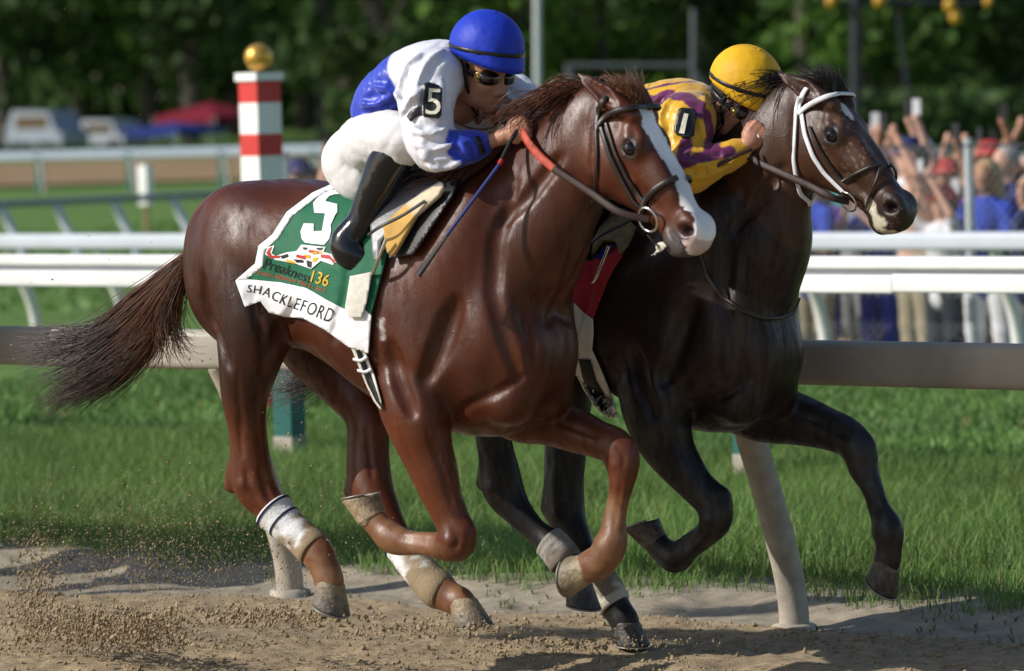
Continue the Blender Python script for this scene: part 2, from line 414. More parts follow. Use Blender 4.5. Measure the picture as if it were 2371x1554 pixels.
def horse_field(N, spec, h=0.0078):
    legs = {n: [J(N, *q) for q in L] for n, L in spec['legs'].items()}
    tr = [(Pn(x, yt, N), Pn(x, yb, N), hw) for x, yt, yb, hw in spec['trunk']]
    H = Head(N, *spec['head'])
    pts = [p for L in legs.values() for p, r in L] + [t[0] for t in tr] + [t[1] for t in tr] + [H.p(.64, -.1, 0), H.p(-.1, .2, 0)]
    pts = np.array(pts)
    lo = pts.min(0) - .14; hi = pts.max(0) + .14; lo[1] = N - .42; hi[1] = N + .42
    fd = Field(lo, hi, h)
    fd.loft([(a[0] + b[0]) / 2 for a, b, w in tr], N, [a[2] for a, b, w in tr], [b[2] for a, b, w in tr], [w for a, b, w in tr], 0.03, 2.25)
    fd.chain([J(N, *q) for q in spec['neck']], 0.06, 0.58)
    for q in spec['muscle']:                                           # (px, py, v, ru, rz, rv, angle, k)
        px, py, v, ru, rz, rv, ang, k = q
        for sg in (1, -1):
            c = Pn(px, py, N - v) if sg == 1 else None
            if sg == 1: c0 = c
            else: c = np.array([c0[0], 2 * N - c0[1], c0[2]])
            a = math.radians(ang); Rm = np.array([[math.cos(a), 0, math.sin(a)], [0, 1, 0], [-math.sin(a), 0, math.cos(a)]])
            fd.ell(c, (ru, rv, rz), k, Rm)
    for n, L in legs.items():
        a, b = (7, 9) if 'hind' in n else (7, 9)
        L2 = [(p, r * (.74 if a < i < b else (.86 if i == a else (1.04 if i == b else 1)))) for i, (p, r) in enumerate(L)]
        fd.chain(L2, 0.024 if 'hind' in n else 0.018, 0.84)
        d = nrm(L[b][0] - L[a][0]); pal = np.array([d[2], 0, -d[0]])        # flexor tendon behind the cannon
        fd.cone(L[a][0] + pal * L[a][1] * .55, L[b][0] + pal * L[b][1] * .5, L[a][1] * .45, L[b][1] * .6, .010)
        fd.ell(L[b][0] + pal * L[b][1] * .55, np.full(3, L[b][1] * .78), .012)
        if 'fore' in n:
            kn, kr = L[a - 1]; fd.ell(kn + pal * kr * .65, np.full(3, kr * .5), .012)
            for g in (-1, 1): fd.ell(kn + np.array([0, g * kr * .62, 0]) - d * kr * .1, np.full(3, kr * .42), .012)
        else:
            kn, kr = L[a - 1]
            for g in (-1, 1): fd.ell(kn + np.array([0, g * kr * .62, 0]), np.full(3, kr * .4), .014)
    for n, extra in spec.get('extra', {}).items():
        for (a, b, k) in extra: fd.cone(*[J(N, *a)[0], J(N, *b)[0], J(N, *a)[1], J(N, *b)[1]], k)
    ears = [(g, Pn(*px, N - v), np.asarray(fr, float)) for g, px, v, fr in spec['ears']]
    build_head(fd, H, ears)
    for pts, r, dep, k, op in [(p, r * .8, d * .6, k * .42, o) for p, r, d, k, o in spec.get('engrave', [])]:                  # muscle lines: shallow furrows or ridges along the surface
        P = spline(densify([np.array(p, float) for p in pts], 12, False), 24); S_ = fd.march(P[:, 0], P[:, 1], 0.0, n1=None if pts[0][1] > 930 else N + .05); g = fd.grad(S_, .02)
        C = S_ + g * (r - dep) if op == 'sub' else S_ - g * (r - dep)
        tp = np.interp(np.linspace(0, 1, 24), [0, .25, .75, 1], [.35, 1, 1, .35])
        for sg in (1, -1):
            for i in range(23):
                a, b = C[i].copy(), C[i + 1].copy(); ra, rb = r * tp[i], r * tp[i + 1]
                if op == 'sub': a = S_[i] + g[i] * (ra - dep * tp[i]); b = S_[i + 1] + g[i + 1] * (rb - dep * tp[i + 1])
                else: a = S_[i] - g[i] * (ra - dep * tp[i]); b = S_[i + 1] - g[i + 1] * (rb - dep * tp[i + 1])
                if sg == -1 and pts[0][1] > 930: continue
                if sg == -1: a = a.copy(); b = b.copy(); a[1] = 2 * N - a[1]; b[1] = 2 * N - b[1]
                fd.cone(a, b, ra, rb, k, op=op)
    for q in spec.get('groove', []):
        (a, b, r, k) = q
        for sg in (1, -1):
            p0, p1 = Pn(a[0], a[1], N - a[2]), Pn(b[0], b[1], N - b[2])
            if sg == -1: p0[1] = 2 * N - p0[1]; p1[1] = 2 * N - p1[1]
            fd.cone(p0, p1, r, r, k, op='sub')
    return fd, H, legs

ENG1 = [([(1195, 425), (1150, 560), (1142, 680), (1172, 800), (1200, 870)], .035, .012, .05, 'sub'),
        ([(1215, 870), (1160, 905), (1090, 935), (1020, 985)], .018, .010, .03, 'sub'),
        ([(905, 800), (930, 900), (955, 960)], .03, .006, .07, 'sub'),
        ([(1060, 700), (1020, 800), (985, 880)], .035, .005, .08, 'sub'),
        ([(985, 985), (1020, 1080), (1050, 1180)], .012, .007, .015, 'sub'), ([(1025, 1000), (1062, 1090), (1075, 1180)], .010, .006, .012, 'sub'),
        ([(930, 1010), (965, 1080), (1000, 1150)], .010, .004, .012, 'sub'),
        ([(470, 640), (476, 700), (505, 780), (530, 850)], .03, .008, .06, 'sub'),
        ([(585, 640), (592, 720), (612, 800), (608, 870)], .02, .008, .04, 'sub'), ([(690, 700), (655, 760), (625, 820)], .03, .012, .05, 'sub'),
        ([(598, 900), (594, 980), (606, 1060)], .012, .006, .02, 'sub'), ([(552, 960), (560, 1060)], .010, .006, .02, 'sub'),
        ([(1376, 285), (1368, 380), (1382, 450), (1410, 500)], .016, .010, .025, 'sub'),
        ([(1388, 520), (1335, 640), (1265, 750)], .025, .009, .05, 'sub'), ([(1300, 360), (1230, 450), (1160, 520)], .03, .008, .05, 'sub'),
        ([(820, 560), (800, 700), (770, 790)], .03, .003, .05, 'sub'), ([(1040, 1010), (1045, 1100), (1062, 1190)], .006, .003, .008, 'add'),
        ([(1200, 700), (1230, 790), (1235, 870)], .02, .007, .04, 'sub'),
        ([(1025, 1258), (975, 1252), (925, 1246)], .007, .006, .012, 'sub'), ([(604, 1085), (612, 1130), (632, 1172)], .010, .007, .02, 'sub'), ([(570, 1090), (575, 1130), (600, 1165)], .010, .006, .02, 'sub'),
        ([(1240, 955), (1310, 985), (1385, 1012)], .012, .008, .02, 'sub'), ([(1438, 1105), (1432, 1160), (1420, 1225)], .007, .006, .012, 'sub'), ([(1425, 1035), (1445, 1060), (1440, 1090)], .008, .005, .012, 'sub'),
        ([(1045, 1225), (1062, 1250), (1050, 1275)], .008, .006, .014, 'sub'), ([(850, 990), (856, 1060), (862, 1110)], .010, .006, .02, 'sub'), ([(550, 860), (552, 930), (565, 1000)], .012, .005, .02, 'sub')]
SPEC1 = dict(
    engrave=ENG1,
    head=((1452, 343), (1587, 532)),
    trunk=[(478, 560, 730, .10), (520, 480, 770, .19), (580, 430, 790, .25), (650, 415, 800, .275), (740, 418, 815, .265), (820, 436, 862, .275),
           (900, 448, 925, .29), (980, 440, 970, .285), (1050, 436, 998, .255), (1120, 470, 1010, .225), (1190, 540, 1000, .20), (1235, 620, 960, .165)],
    neck=[(1110, 640, 0, 190), (1190, 555, 0, 165), (1262, 455, 0, 130), (1318, 372, 0, 104), (1352, 318, 0, 86), (1385, 272, 0, 62)],
    muscle=[(600, 560, .13, .26, .17, .14, -25, .07),      # gluteal
            (515, 640, .12, .12, .24, .12, 12, .06),       # buttock
            (590, 720, .14, .13, .22, .115, -10, .05),     # thigh
            (1050, 620, .13, .15, .30, .125, -28, .09),    # shoulder blade
            (985, 800, .16, .17, .20, .115, 20, .05),      # triceps
            (1150, 780, .10, .12, .20, .125, -20, .07),    # point of shoulder
            (1180, 925, .09, .10, .085, .085, -10, .03),   # pectoral
            (1215, 830, .055, .11, .17, .115, -12, .05),   # breast
            (880, 720, .16, .26, .22, .13, 0, .06),        # ribs
            (1170, 650, .06, .12, .28, .10, -42, .10)],    # base of neck
    groove=[((1120, 600, .285), (1145, 760, .29), .018, .07), ((690, 690, .335), (640, 800, .335), .03, .07), ((1020, 905, .33), (1120, 935, .29), .016, .05)],
    legs=dict(
        hind_right=[(560, 600, .14, 118), (592, 730, .17, 98), (578, 830, .18, 72), (566, 920, .17, 52), (574, 1000, .15, 41), (580, 1060, .14, 42), (588, 1118, .13, 48),
                    (618, 1165, .12, 42), (660, 1210, .11, 32), (705, 1252, .10, 31), (738, 1285, .10, 34), (755, 1322, .10, 28), (764, 1352, .10, 31)],
        hind_left=[(640, 620, -.14, 112), (735, 790, -.17, 92), (800, 880, -.17, 68), (850, 965, -.16, 48), (852, 1060, -.15, 47), (858, 1130, -.14, 49),
                   (885, 1190, -.13, 41), (930, 1262, -.12, 32), (980, 1330, -.11, 31), (1018, 1368, -.11, 34), (1052, 1388, -.11, 27), (1072, 1398, -.11, 30)],
        fore_right=[(960, 900, .17, 100), (968, 975, .19, 76), (985, 1035, .18, 62), (1008, 1100, .17, 53), (1030, 1165, .16, 42), (1050, 1210, .15, 38), (1058, 1250, .15, 43),
                    (1030, 1266, .14, 33), (985, 1264, .14, 25), (930, 1256, .13, 25), (903, 1244, .13, 31), (880, 1222, .13, 25), (862, 1200, .13, 27)],
        fore_left=[(1130, 880, -.14, 95), (1205, 945, -.17, 76), (1265, 968, -.17, 58), (1330, 995, -.16, 49), (1385, 1018, -.15, 40), (1432, 1042, -.14, 39), (1442, 1078, -.14, 35),
                   (1438, 1130, -.13, 27), (1428, 1200, -.13, 26), (1415, 1262, -.12, 33), (1390, 1300, -.12, 34), (1360, 1315, -.12, 34)]),
    extra={'hock': [((548, 1085, .13, 20), (540, 1122, .12, 22), .03), ((574, 985, .15, 18), (546, 1090, .13, 17), .03),
                    ((822, 1120, -.14, 18), (815, 1138, -.14, 20), .03)],
           'knee': [((1078, 1228, .15, 24), (1072, 1262, .15, 24), .02), ((1455, 1040, -.14, 20), (1458, 1066, -.14, 20), .02)]},
    ears=[(1, (1336, 170), .085, (.2, -.6, .3)), (-1, (1470, 178), -.07, (.6, -.2, 0))],
)
def h2m(q):                                        # trunk muscles of the second horse from the first one's proportions
    x, y = q[0], q[1]; k = .95 if x < 975 else .88
    return (1530 + k * (x - 975), 985 + .96 * (y - 985)) + tuple(q[2:])
def eng2(e):
    return ([h2m(p) for p in e[0]],) + tuple(e[1:])
SPEC2 = dict(
    engrave=[eng2(e) for e in ENG1[:4] + ENG1[14:16] + ENG1[18:19]] + [([(1842, 250), (1832, 330), (1846, 400), (1880, 445)], .016, .010, .025, 'sub'), ([(1560, 1010), (1600, 1080), (1630, 1130)], .012, .006, .015, 'sub'), ([(1636, 1222), (1605, 1255), (1575, 1280)], .007, .006, .012, 'sub'), ([(2008, 1100), (2028, 1150), (2044, 1205)], .007, .006, .012, 'sub'), ([(1850, 960), (1910, 985), (1965, 1015)], .012, .008, .02, 'sub'), ([(1160, 1090), (1175, 1130), (1205, 1180)], .010, .006, .02, 'sub'), ([(1645, 1145), (1660, 1170), (1652, 1198)], .008, .006, .014, 'sub')],
    head=((1920, 313), (2060, 480)),
    trunk=[(1530 + .95 * (x - 975) if x < 975 else 1530 + .88 * (x - 975), 985 + .955 * (yt - 985), 985 + .955 * (yb - 985) - 8, w) for x, yt, yb, w in SPEC1['trunk']],
    neck=[(1640, 640, 0, 190), (1690, 560, 0, 165), (1740, 460, 0, 134), (1785, 365, 0, 106), (1815, 308, 0, 86), (1845, 255, 0, 60)],
    muscle=[h2m(q) for q in SPEC1['muscle']],
    groove=[(h2m(a), h2m(b), r, k) for a, b, r, k in SPEC1['groove']],
    legs=dict(
        hind_right=[(1135, 620, .14, 112), (1168, 745, .17, 93), (1150, 850, .18, 68), (1140, 935, .17, 48), (1142, 1010, .15, 38), (1155, 1080, .14, 41), (1162, 1125, .13, 45),
                    (1205, 1192, .12, 34), (1250, 1236, .11, 29), (1285, 1268, .10, 30), (1308, 1298, .10, 31), (1328, 1330, .10, 26), (1340, 1352, .10, 29)],
        hind_left=[(1205, 640, -.14, 107), (1270, 800, -.17, 90), (1305, 900, -.17, 66), (1312, 985, -.16, 48), (1308, 1060, -.15, 45), (1305, 1130, -.14, 43), (1308, 1185, -.14, 43),
                   (1335, 1245, -.13, 36), (1372, 1310, -.12, 29), (1400, 1355, -.11, 29), (1416, 1390, -.11, 32), (1438, 1425, -.11, 27), (1450, 1445, -.11, 29)],
        fore_right=[(1520, 900, .17, 96), (1528, 985, .19, 72), (1550, 1040, .18, 57), (1585, 1090, .17, 46), (1622, 1135, .16, 38), (1652, 1165, .15, 38), (1658, 1200, .15, 35),
                    (1635, 1238, .14, 29), (1595, 1275, .14, 26), (1562, 1292, .13, 30), (1535, 1275, .13, 25), (1518, 1255, .13, 26)],
        fore_left=[(1660, 880, -.14, 92), (1755, 945, -.17, 74), (1850, 972, -.17, 56), (1918, 994, -.16, 45), (1970, 1018, -.15, 40), (1990, 1045, -.14, 37), (2000, 1085, -.14, 31),
                   (2020, 1130, -.13, 26), (2040, 1180, -.13, 26), (2056, 1225, -.12, 32), (2058, 1272, -.12, 26), (2052, 1308, -.12, 29)]),
    extra={'hock': [((1128, 1080, .13, 18), (1122, 1118, .12, 20), .03), ((1280, 1140, -.14, 16), (1272, 1175, -.14, 20), .03)],
           'knee': [((1672, 1150, .15, 22), (1670, 1185, .15, 22), .02), ((2005, 1030, -.14, 18), (2008, 1056, -.14, 18), .02)]},
    ears=[(1, (1800, 168), .08, (.2, -.6, .3)), (-1, (1928, 162), -.065, (.6, -.2, 0))],
)
fd1, HD1, LEG1 = horse_field(N1, SPEC1)
fd2, HD2, LEG2 = horse_field(N2, SPEC2)
print('fields', time.time() - T0)

# ------------------------------------------------------------------ coats
def lerp3(c, col, w): return c * (1 - w[:, None]) + np.array(col)[None] * w[:, None]
def sstep(a, b, x): t = np.clip((x - a) / (b - a), 0, 1); return t * t * (3 - 2 * t)
def coat_mat(name, rough, spec):
    m = mat(name, (1, 1, 1), rough, spec, var=0.30, vscale=4.0, use_attr=True, rvar=0.10, coat=0.22)
    N, Lk = m.node_tree.nodes, m.node_tree.links; P = N['Principled BSDF']
    P.inputs['Coat Roughness'].default_value = 0.32
    tc = N.new('ShaderNodeTexCoord')
    mp = N.new('ShaderNodeMapping'); mp.inputs['Scale'].default_value = (60, 170, 190); mp.inputs['Rotation'].default_value = (0, .6, 0)
    Lk.new(tc.outputs['Object'], mp.inputs[0])
    n1 = N.new('ShaderNodeTexNoise'); n1.inputs['Scale'].default_value = 3.0; n1.inputs['Detail'].default_value = 3; Lk.new(mp.outputs[0], n1.inputs[0])
    n2 = N.new('ShaderNodeTexNoise'); n2.inputs['Scale'].default_value = 16.0; n2.inputs['Detail'].default_value = 4; Lk.new(tc.outputs['Object'], n2.inputs[0])
    nv = N.new('ShaderNodeTexNoise'); nv.inputs['Scale'].default_value = 6.0; nv.inputs['Detail'].default_value = 1.5; nv.inputs['Distortion'].default_value = .6; Lk.new(tc.outputs['Object'], nv.inputs[0])
    s1 = N.new('ShaderNodeMath'); s1.operation = 'SUBTRACT'; s1.inputs[1].default_value = .5; Lk.new(nv.outputs[0], s1.inputs[0]); s2 = N.new('ShaderNodeMath'); s2.operation = 'ABSOLUTE'; Lk.new(s1.outputs[0], s2.inputs[0])
    s3 = N.new('ShaderNodeMapRange'); s3.interpolation_type = 'SMOOTHSTEP'; s3.inputs[1].default_value = 0; s3.inputs[2].default_value = .022; s3.inputs[3].default_value = 1; s3.inputs[4].default_value = 0; Lk.new(s2.outputs[0], s3.inputs[0])
    bv = N.new('ShaderNodeBump'); bv.inputs['Strength'].default_value = .07; bv.inputs['Distance'].default_value = .006; Lk.new(s3.outputs[0], bv.inputs['Height'])
    b1 = N.new('ShaderNodeBump'); b1.inputs['Strength'].default_value = 0.30; b1.inputs['Distance'].default_value = 0.003; Lk.new(bv.outputs[0], b1.inputs['Normal']); Lk.new(n1.outputs[0], b1.inputs['Height'])
    b2 = N.new('ShaderNodeBump'); b2.inputs['Strength'].default_value = 0.10; b2.inputs['Distance'].default_value = 0.012; Lk.new(n2.outputs[0], b2.inputs['Height'])
    ms_ = N.new('ShaderNodeMapping'); ms_.inputs['Scale'].default_value = (9, 14, 3); Lk.new(tc.outputs['Object'], ms_.inputs[0])
    nr = N.new('ShaderNodeTexNoise'); nr.inputs['Scale'].default_value = 2.2; nr.inputs['Detail'].default_value = 9; nr.inputs['Roughness'].default_value = .7; Lk.new(ms_.outputs[0], nr.inputs[0])
    rr = N.new('ShaderNodeMapRange'); rr.inputs[1].default_value = .32; rr.inputs[2].default_value = .68; rr.inputs[3].default_value = rough - .12; rr.inputs[4].default_value = rough + .20; Lk.new(nr.outputs[0], rr.inputs[0]); Lk.new(rr.outputs[0], P.inputs['Roughness'])
    cw = N.new('ShaderNodeMapRange'); cw.inputs[1].default_value = .38; cw.inputs[2].default_value = .66; cw.inputs[3].default_value = .65; cw.inputs[4].default_value = .02; Lk.new(nr.outputs[0], cw.inputs[0]); Lk.new(cw.outputs[0], P.inputs['Coat Weight'])
    Lk.new(b1.outputs[0], b2.inputs['Normal']); Lk.new(b2.outputs[0], P.inputs['Normal']); Lk.new(b2.outputs[0], P.inputs['Coat Normal'])
    return m
M_COAT1 = coat_mat('chestnut_coat', 0.42, 0.16)
M_COAT2 = coat_mat('dark_bay_coat', 0.45, 0.12)
M_HOOF = mat('hoof_horn', (.10, .085, .07), .5, .4, var=.35, vscale=40, bump=.5, bscale=80, use_attr=True)
M_EYE = mat('horse_eye', (.006, .004, .004), .05, .6, var=0)
M_HAIR1 = mat('chestnut_hair', (.15, .05, .022), .45, .5, var=.4, vscale=14, use_attr=True)
M_HAIR2 = mat('black_hair', (.012, .01, .010), .4, .5, var=.4, vscale=14, use_attr=True)
M_SHOE = mat('racing_plate', (.22, .20, .18), .5, .5, metal=.6)

def near_px(V, N, pts):                           # distance of vertices to a polyline through pixel points (px, py, v), metres
    P = np.array([Pn(a, b, N - c) for a, b, c in pts]); d = np.full(len(V), 9.0)
    for p, q in zip(P[:-1], P[1:]):
        e = q - p; t = np.clip(((V - p) @ e) / (e @ e), 0, 1); d = np.minimum(d, np.linalg.norm(V - p - t[:, None] * e, axis=1))
    return d
def leg_dist(V, L, i0, i1):
    d = np.full(len(V), 9.0)
    for (p, r), (q, r2) in zip(L[i0:i1], L[i0 + 1:i1 + 1]):
        e = q - p; t = np.clip(((V - p) @ e) / (e @ e), 0, 1); d = np.minimum(d, np.linalg.norm(V - p - t[:, None] * e, axis=1))
    return d

def coat_cols1(V):
    n = fbm(V, 3.0, 4, 3); c = np.tile(np.array([.056, .0122, .0034]), (len(V), 1)) * (1 + .18 * n)[:, None]
    z = V[:, 2]
    c = lerp3(c, (.020, .0050, .0024), sstep(-.1, .7, fbm(V, 1.6, 3, 9)) * .8); c = lerp3(c, (.115, .030, .0085), sstep(.15, .8, fbm(V, 2.3, 3, 19)) * .6)
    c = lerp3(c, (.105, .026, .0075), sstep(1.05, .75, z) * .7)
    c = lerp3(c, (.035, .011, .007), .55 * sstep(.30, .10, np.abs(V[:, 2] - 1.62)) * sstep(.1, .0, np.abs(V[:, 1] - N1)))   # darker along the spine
    s, d, v = HD1.inv(V); hd = (s > .05) & (np.abs(v) < .16) & (d > -.25) & (s < .68)
    e = fbm(V, 22, 3, 5) * .010
    wb = np.interp(s, [.06, .09, .13, .20, .30, .42, .50, .56, .62], [.0, .036, .046, .045, .043, .046, .050, .062, .075])
    ctr = np.interp(s, [.06, .2, .4, .6], [-.004, -.004, -.008, 0])
    front = d > np.interp(s, [.1, .3, .5, .56, .62], [-.05, -.055, -.06, -.10, -.125])
    bl = hd & front & (s > .07) & (np.abs(v - ctr) + e < wb)
    muz = hd & (s > .47) & (d < -.085 + e)
    c[hd] = lerp3(c[hd], (.088, .0205, .0058), np.full(hd.sum(), .5))
    c = lerp3(c, (.060, .050, .048), np.where(muz, sstep(.47, .53, s), 0))
    c[bl] = np.array([.80, .78, .77]) * (1 + .06 * n[bl])[:, None]
    pk = hd & (s > .515) & (d < -.05) & (d > -.12); c = lerp3(c, (.42, .27, .25), np.where(pk & bl, .7, 0))
    ey = np.minimum(np.linalg.norm(V - HD1.p(.19, -.057, .09), axis=1), np.linalg.norm(V - HD1.p(.19, -.057, -.09), axis=1))
    c = lerp3(c, (.018, .011, .009), sstep(.052, .028, ey) * .9)
    ns = np.minimum(np.linalg.norm(V - HD1.p(.553, -.062, .062), axis=1), np.linalg.norm(V - HD1.p(.553, -.062, -.062), axis=1))
    c = lerp3(c, (.05, .022, .02), sstep(.034, .024, ns))
    for L, i0 in ((LEG1['hind_right'], 9), (LEG1['hind_left'], 8), (LEG1['fore_right'], 8), (LEG1['fore_left'], 8)):
        dd = leg_dist(V, L, i0, len(L) - 1); c = lerp3(c, (.24, .125, .062), sstep(.11, .05, dd) * (.55 + .3 * fbm(V, 30, 2, 2)).clip(0, .8))
    sw = sstep(.15, .7, fbm(V * [1.6, 1.6, .6], 6, 4, 23)) * sstep(1.0, 1.25, z) * sstep(1.75, 1.5, z) * (V[:, 0] > Pn(880, 700, N1)[0]) * (s < -.1); c = lerp3(c, (.022, .006, .003), sw * .65)
    du = sstep(.35, .8, fbm(V, 14, 4, 27)) * sstep(1.0, .6, z) * .35; c = lerp3(c, (.17, .085, .04), du)
    for pts, w in (([(880, 745, .3), (887, 830, .3)], .016), ([(1108, 670, .27), (1122, 760, .27)], .020), ([(1270, 530, .2), (1290, 515, .2)], .005), ([(1075, 800, .29), (1110, 830, .28)], .012), ([(1012, 975, .26), (1030, 985, .25)], .008)):   # lather; pale shoulder flecks also paint its streaky highlights into the coat
        dd = near_px(V, N1, pts); c = lerp3(c, (.55, .52, .5), (sstep(w, w * .3, dd + .012 * fbm(V, 60, 3, 8))) * .75)
    return c
def coat_cols2(V):
    n = fbm(V, 3.0, 4, 13); c = np.tile(np.array([.019, .0105, .0074]), (len(V), 1)) * (1 + .2 * n)[:, None]
    s, d, v = HD2.inv(V); hd = sstep(-.25, .0, s) * (d > -.5) * (np.abs(v) < .2)
    c = lerp3(c, (.058, .0235, .0115), hd * .8); c = lerp3(c, (.022, .015, .012), sstep(.42, .54, s) * (hd > 0) * .9)
    low = sstep(1.05, .75, V[:, 2]); c = lerp3(c, (.010, .0095, .010), low)
    star = (np.abs(v - .014) / .020) ** 2 + ((s - .135) / .050) ** 2 + .35 * fbm(V, 30, 2, 4) < .8; c[star & (d > -.06) & (s < .3)] = (.6, .57, .54)
    fo = (s > .45) & (s < .66) & (d < -.105) & (np.abs(v) < .12) & (np.abs(d + .14 - .25 * (.55 - s)) + .022 * fbm(V, 45, 3, 7) < .026); c[fo] = np.array([.50, .45, .33]) * (1 + .25 * fbm(V[fo], 60, 2, 8))[:, None]
    sp = sstep(.50, .75, vnoise(V, 210, 5) + .45 * fbm(V, 9, 2, 6)) * (hd > 0) * sstep(-.22, .0, d + .0 * s) * sstep(.05, .2, s)
    c = lerp3(c, (.22, .16, .10), np.clip(sp, 0, 1) * .8)
    ey = np.minimum(np.linalg.norm(V - HD2.p(.19, -.057, .09), axis=1), np.linalg.norm(V - HD2.p(.19, -.057, -.09), axis=1))
    c = lerp3(c, (.014, .010, .009), sstep(.055, .028, ey) * .9)
    ns = np.minimum(np.linalg.norm(V - HD2.p(.553, -.062, .062), axis=1), np.linalg.norm(V - HD2.p(.553, -.062, -.062), axis=1))
    c = lerp3(c, (.018, .010, .009), sstep(.034, .024, ns))
    return c

def uvsphere(c, r, seg=18, rings=10, R=None):
    V = []; Fc = []
    for i in range(rings + 1):
        a = math.pi * i / rings
        for j in range(seg): b = 2 * math.pi * j / seg; V.append((math.sin(a) * math.cos(b), math.sin(a) * math.sin(b), math.cos(a)))
    V = np.array(V) * np.asarray(r, float)
    if R is not None: V = V @ np.asarray(R)
    for i in range(rings):
        for j in range(seg): Fc.append([i * seg + j, (i + 1) * seg + j, (i + 1) * seg + (j + 1) % seg, i * seg + (j + 1) % seg])
    return V + np.asarray(c, float), Fc

def hoof(parent, leg, ang=None, dusty=.5, k=1.0, dark=(.055, .05, .05)):
    p, q = leg[-3][0], leg[-1][0]
    a = math.atan2(q[2] - p[2], q[0] - p[0]) if ang is None else math.radians(ang)
    rot = a - math.atan2(-.77, .64); ca, sa = math.cos(rot), math.sin(rot)
    V = []; cols = []; seg = 28
    prof = [(-.10, .74, 0), (0.0, .84, 0), (.06, .90, .0), (.12, .89, 0), (.35, .96, 0), (.6, 1.03, 0), (.9, 1.13, 0), (1.0, 1.13, 0), (1.0, .95, .0), (.93, .75, 0), (.94, .3, 0)]
    for t, rr, _ in prof:
        x0 = -.006 + .030 * t; z = .078 * (1 - t) - .004
        for j in range(seg):
            b = 2 * math.pi * j / seg; cx, sy = math.cos(b), math.sin(b)
            rx = .052 * rr * (1.0 if cx > 0 else .92 + .10 * t); ry = .049 * rr
            heel = 1 - .28 * max(0, -cx) * (1 - t)           # lower at the heel
            V.append(((x0 + rx * cx) * k, ry * sy * k, z * k * heel))
            n = random.random(); w = np.clip(dusty * (1.25 - t) + .25 * (n - .5), 0, 1)
            cols.append(np.array(dark) * (1 - w) + np.array((.30, .23, .14)) * w if t < .95 or rr > 1 else np.array((.20, .15, .09)))
    V = np.array(V); Fc = [[i * seg + j, (i + 1) * seg + j, (i + 1) * seg + (j + 1) % seg, i * seg + (j + 1) % seg] for i in range(len(prof) - 1) for j in range(seg)]
    Fc.append([(len(prof) - 1) * seg + j for j in range(seg)])
    def X(V): return np.stack([V[:, 0] * ca - V[:, 2] * sa, V[:, 1], V[:, 0] * sa + V[:, 2] * ca], 1)
    # put the coronet around the end of the pastern
    c0 = np.array([-.006 * k, 0, .064 * k]); o = q - X(c0[None])[0]
    ho = mk('hoof', X(V) + o, Fc, M_HOOF, parent, cols=np.array(cols))
    th = np.linspace(-2.5, 2.5, 26)                           # the shoe: a metal rim open at the heel
    R = np.stack([(.024 + .056 * np.cos(th)) * k, .054 * np.sin(th) * k, np.full(26, -.008 * k)], 1)
    v, f = tube(R, .005 * k, 6, flat=(1.3, .7)); sh = mk('shoe', X(v) + o, f, M_SHOE, ho)
    return ho

def hair(name, S, r0, parent, mt, cols, taper=.25, tip=None):
    """S: strands (n, m, 3)"""
    n, m, _ = S.shape; t = nrm(np.gradient(S, axis=1)); up = np.array([.3, -.8, .5])
    a = nrm(np.cross(t, up)); b = np.cross(t, a); prof = np.interp(np.linspace(0, 1, m), [0, .15, .7, 1], [.8, 1, .8, taper])
    r = np.asarray(r0).reshape(-1, 1) * prof[None]
    V = np.stack([S + (a * math.cos(q) + b * math.sin(q)) * r[..., None] for q in (0.5, 2.6, 4.7)], 2).reshape(-1, 3)
    i = np.arange(n)[:, None, None] * m * 3 + np.arange(m - 1)[None, :, None] * 3; j = np.arange(3)[None, None, :]; j2 = (j + 1) % 3
    Fc = np.stack([i + j, i + j2, i + 3 + j2, i + 3 + j], -1).reshape(-1, 4)
    C3 = np.repeat(cols[:, None], m, 1)
    if tip is not None: w_ = sstep(.25, .8, np.linspace(0, 1, m))[None, :, None]; C3 = C3 * (1 - w_) + np.array(tip) * (.6 + C3 / (C3.max() + 1e-6)) * w_
    C = np.repeat(C3.reshape(-1, 3), 3, 0)
    return mk(name, V, Fc, mt, parent, cols=C)

def crest(fd, N, u):
    z = fd.ax[2]; p = np.stack([np.full_like(z, u), np.full_like(z, N), z], 1); ins = np.where(fd.sample(p) < 0)[0]
    return np.array([u, N, z[ins[-1]]])

def flow_strands(fd, roots, dirs, L, m=9, grav=.25, curl=.02, off=.004, seed=1):
    rg = np.random.default_rng(seed); n = len(roots); S = np.zeros((n, m, 3)); S[:, 0] = roots; d = nrm(dirs)
    ph = rg.uniform(0, 6.28, n); w = nrm(rg.normal(size=(n, 3)))
    for i in range(1, m):
        step = (L / (m - 1))[:, None]
        p = S[:, i - 1] + d * step + w * (np.sin(ph + i * 1.1) * curl / m * 3)[:, None] * (i / m)
        for _ in range(2):
            v = fd.sample(p); g = fd.grad(p); pen = np.maximum(off - v, 0); p = p + g * np.where(v < .2, pen, 0)[:, None]
        S[:, i] = p; d = nrm(p - S[:, i - 1]); d[:, 2] -= grav / m; d = nrm(d)
    return S

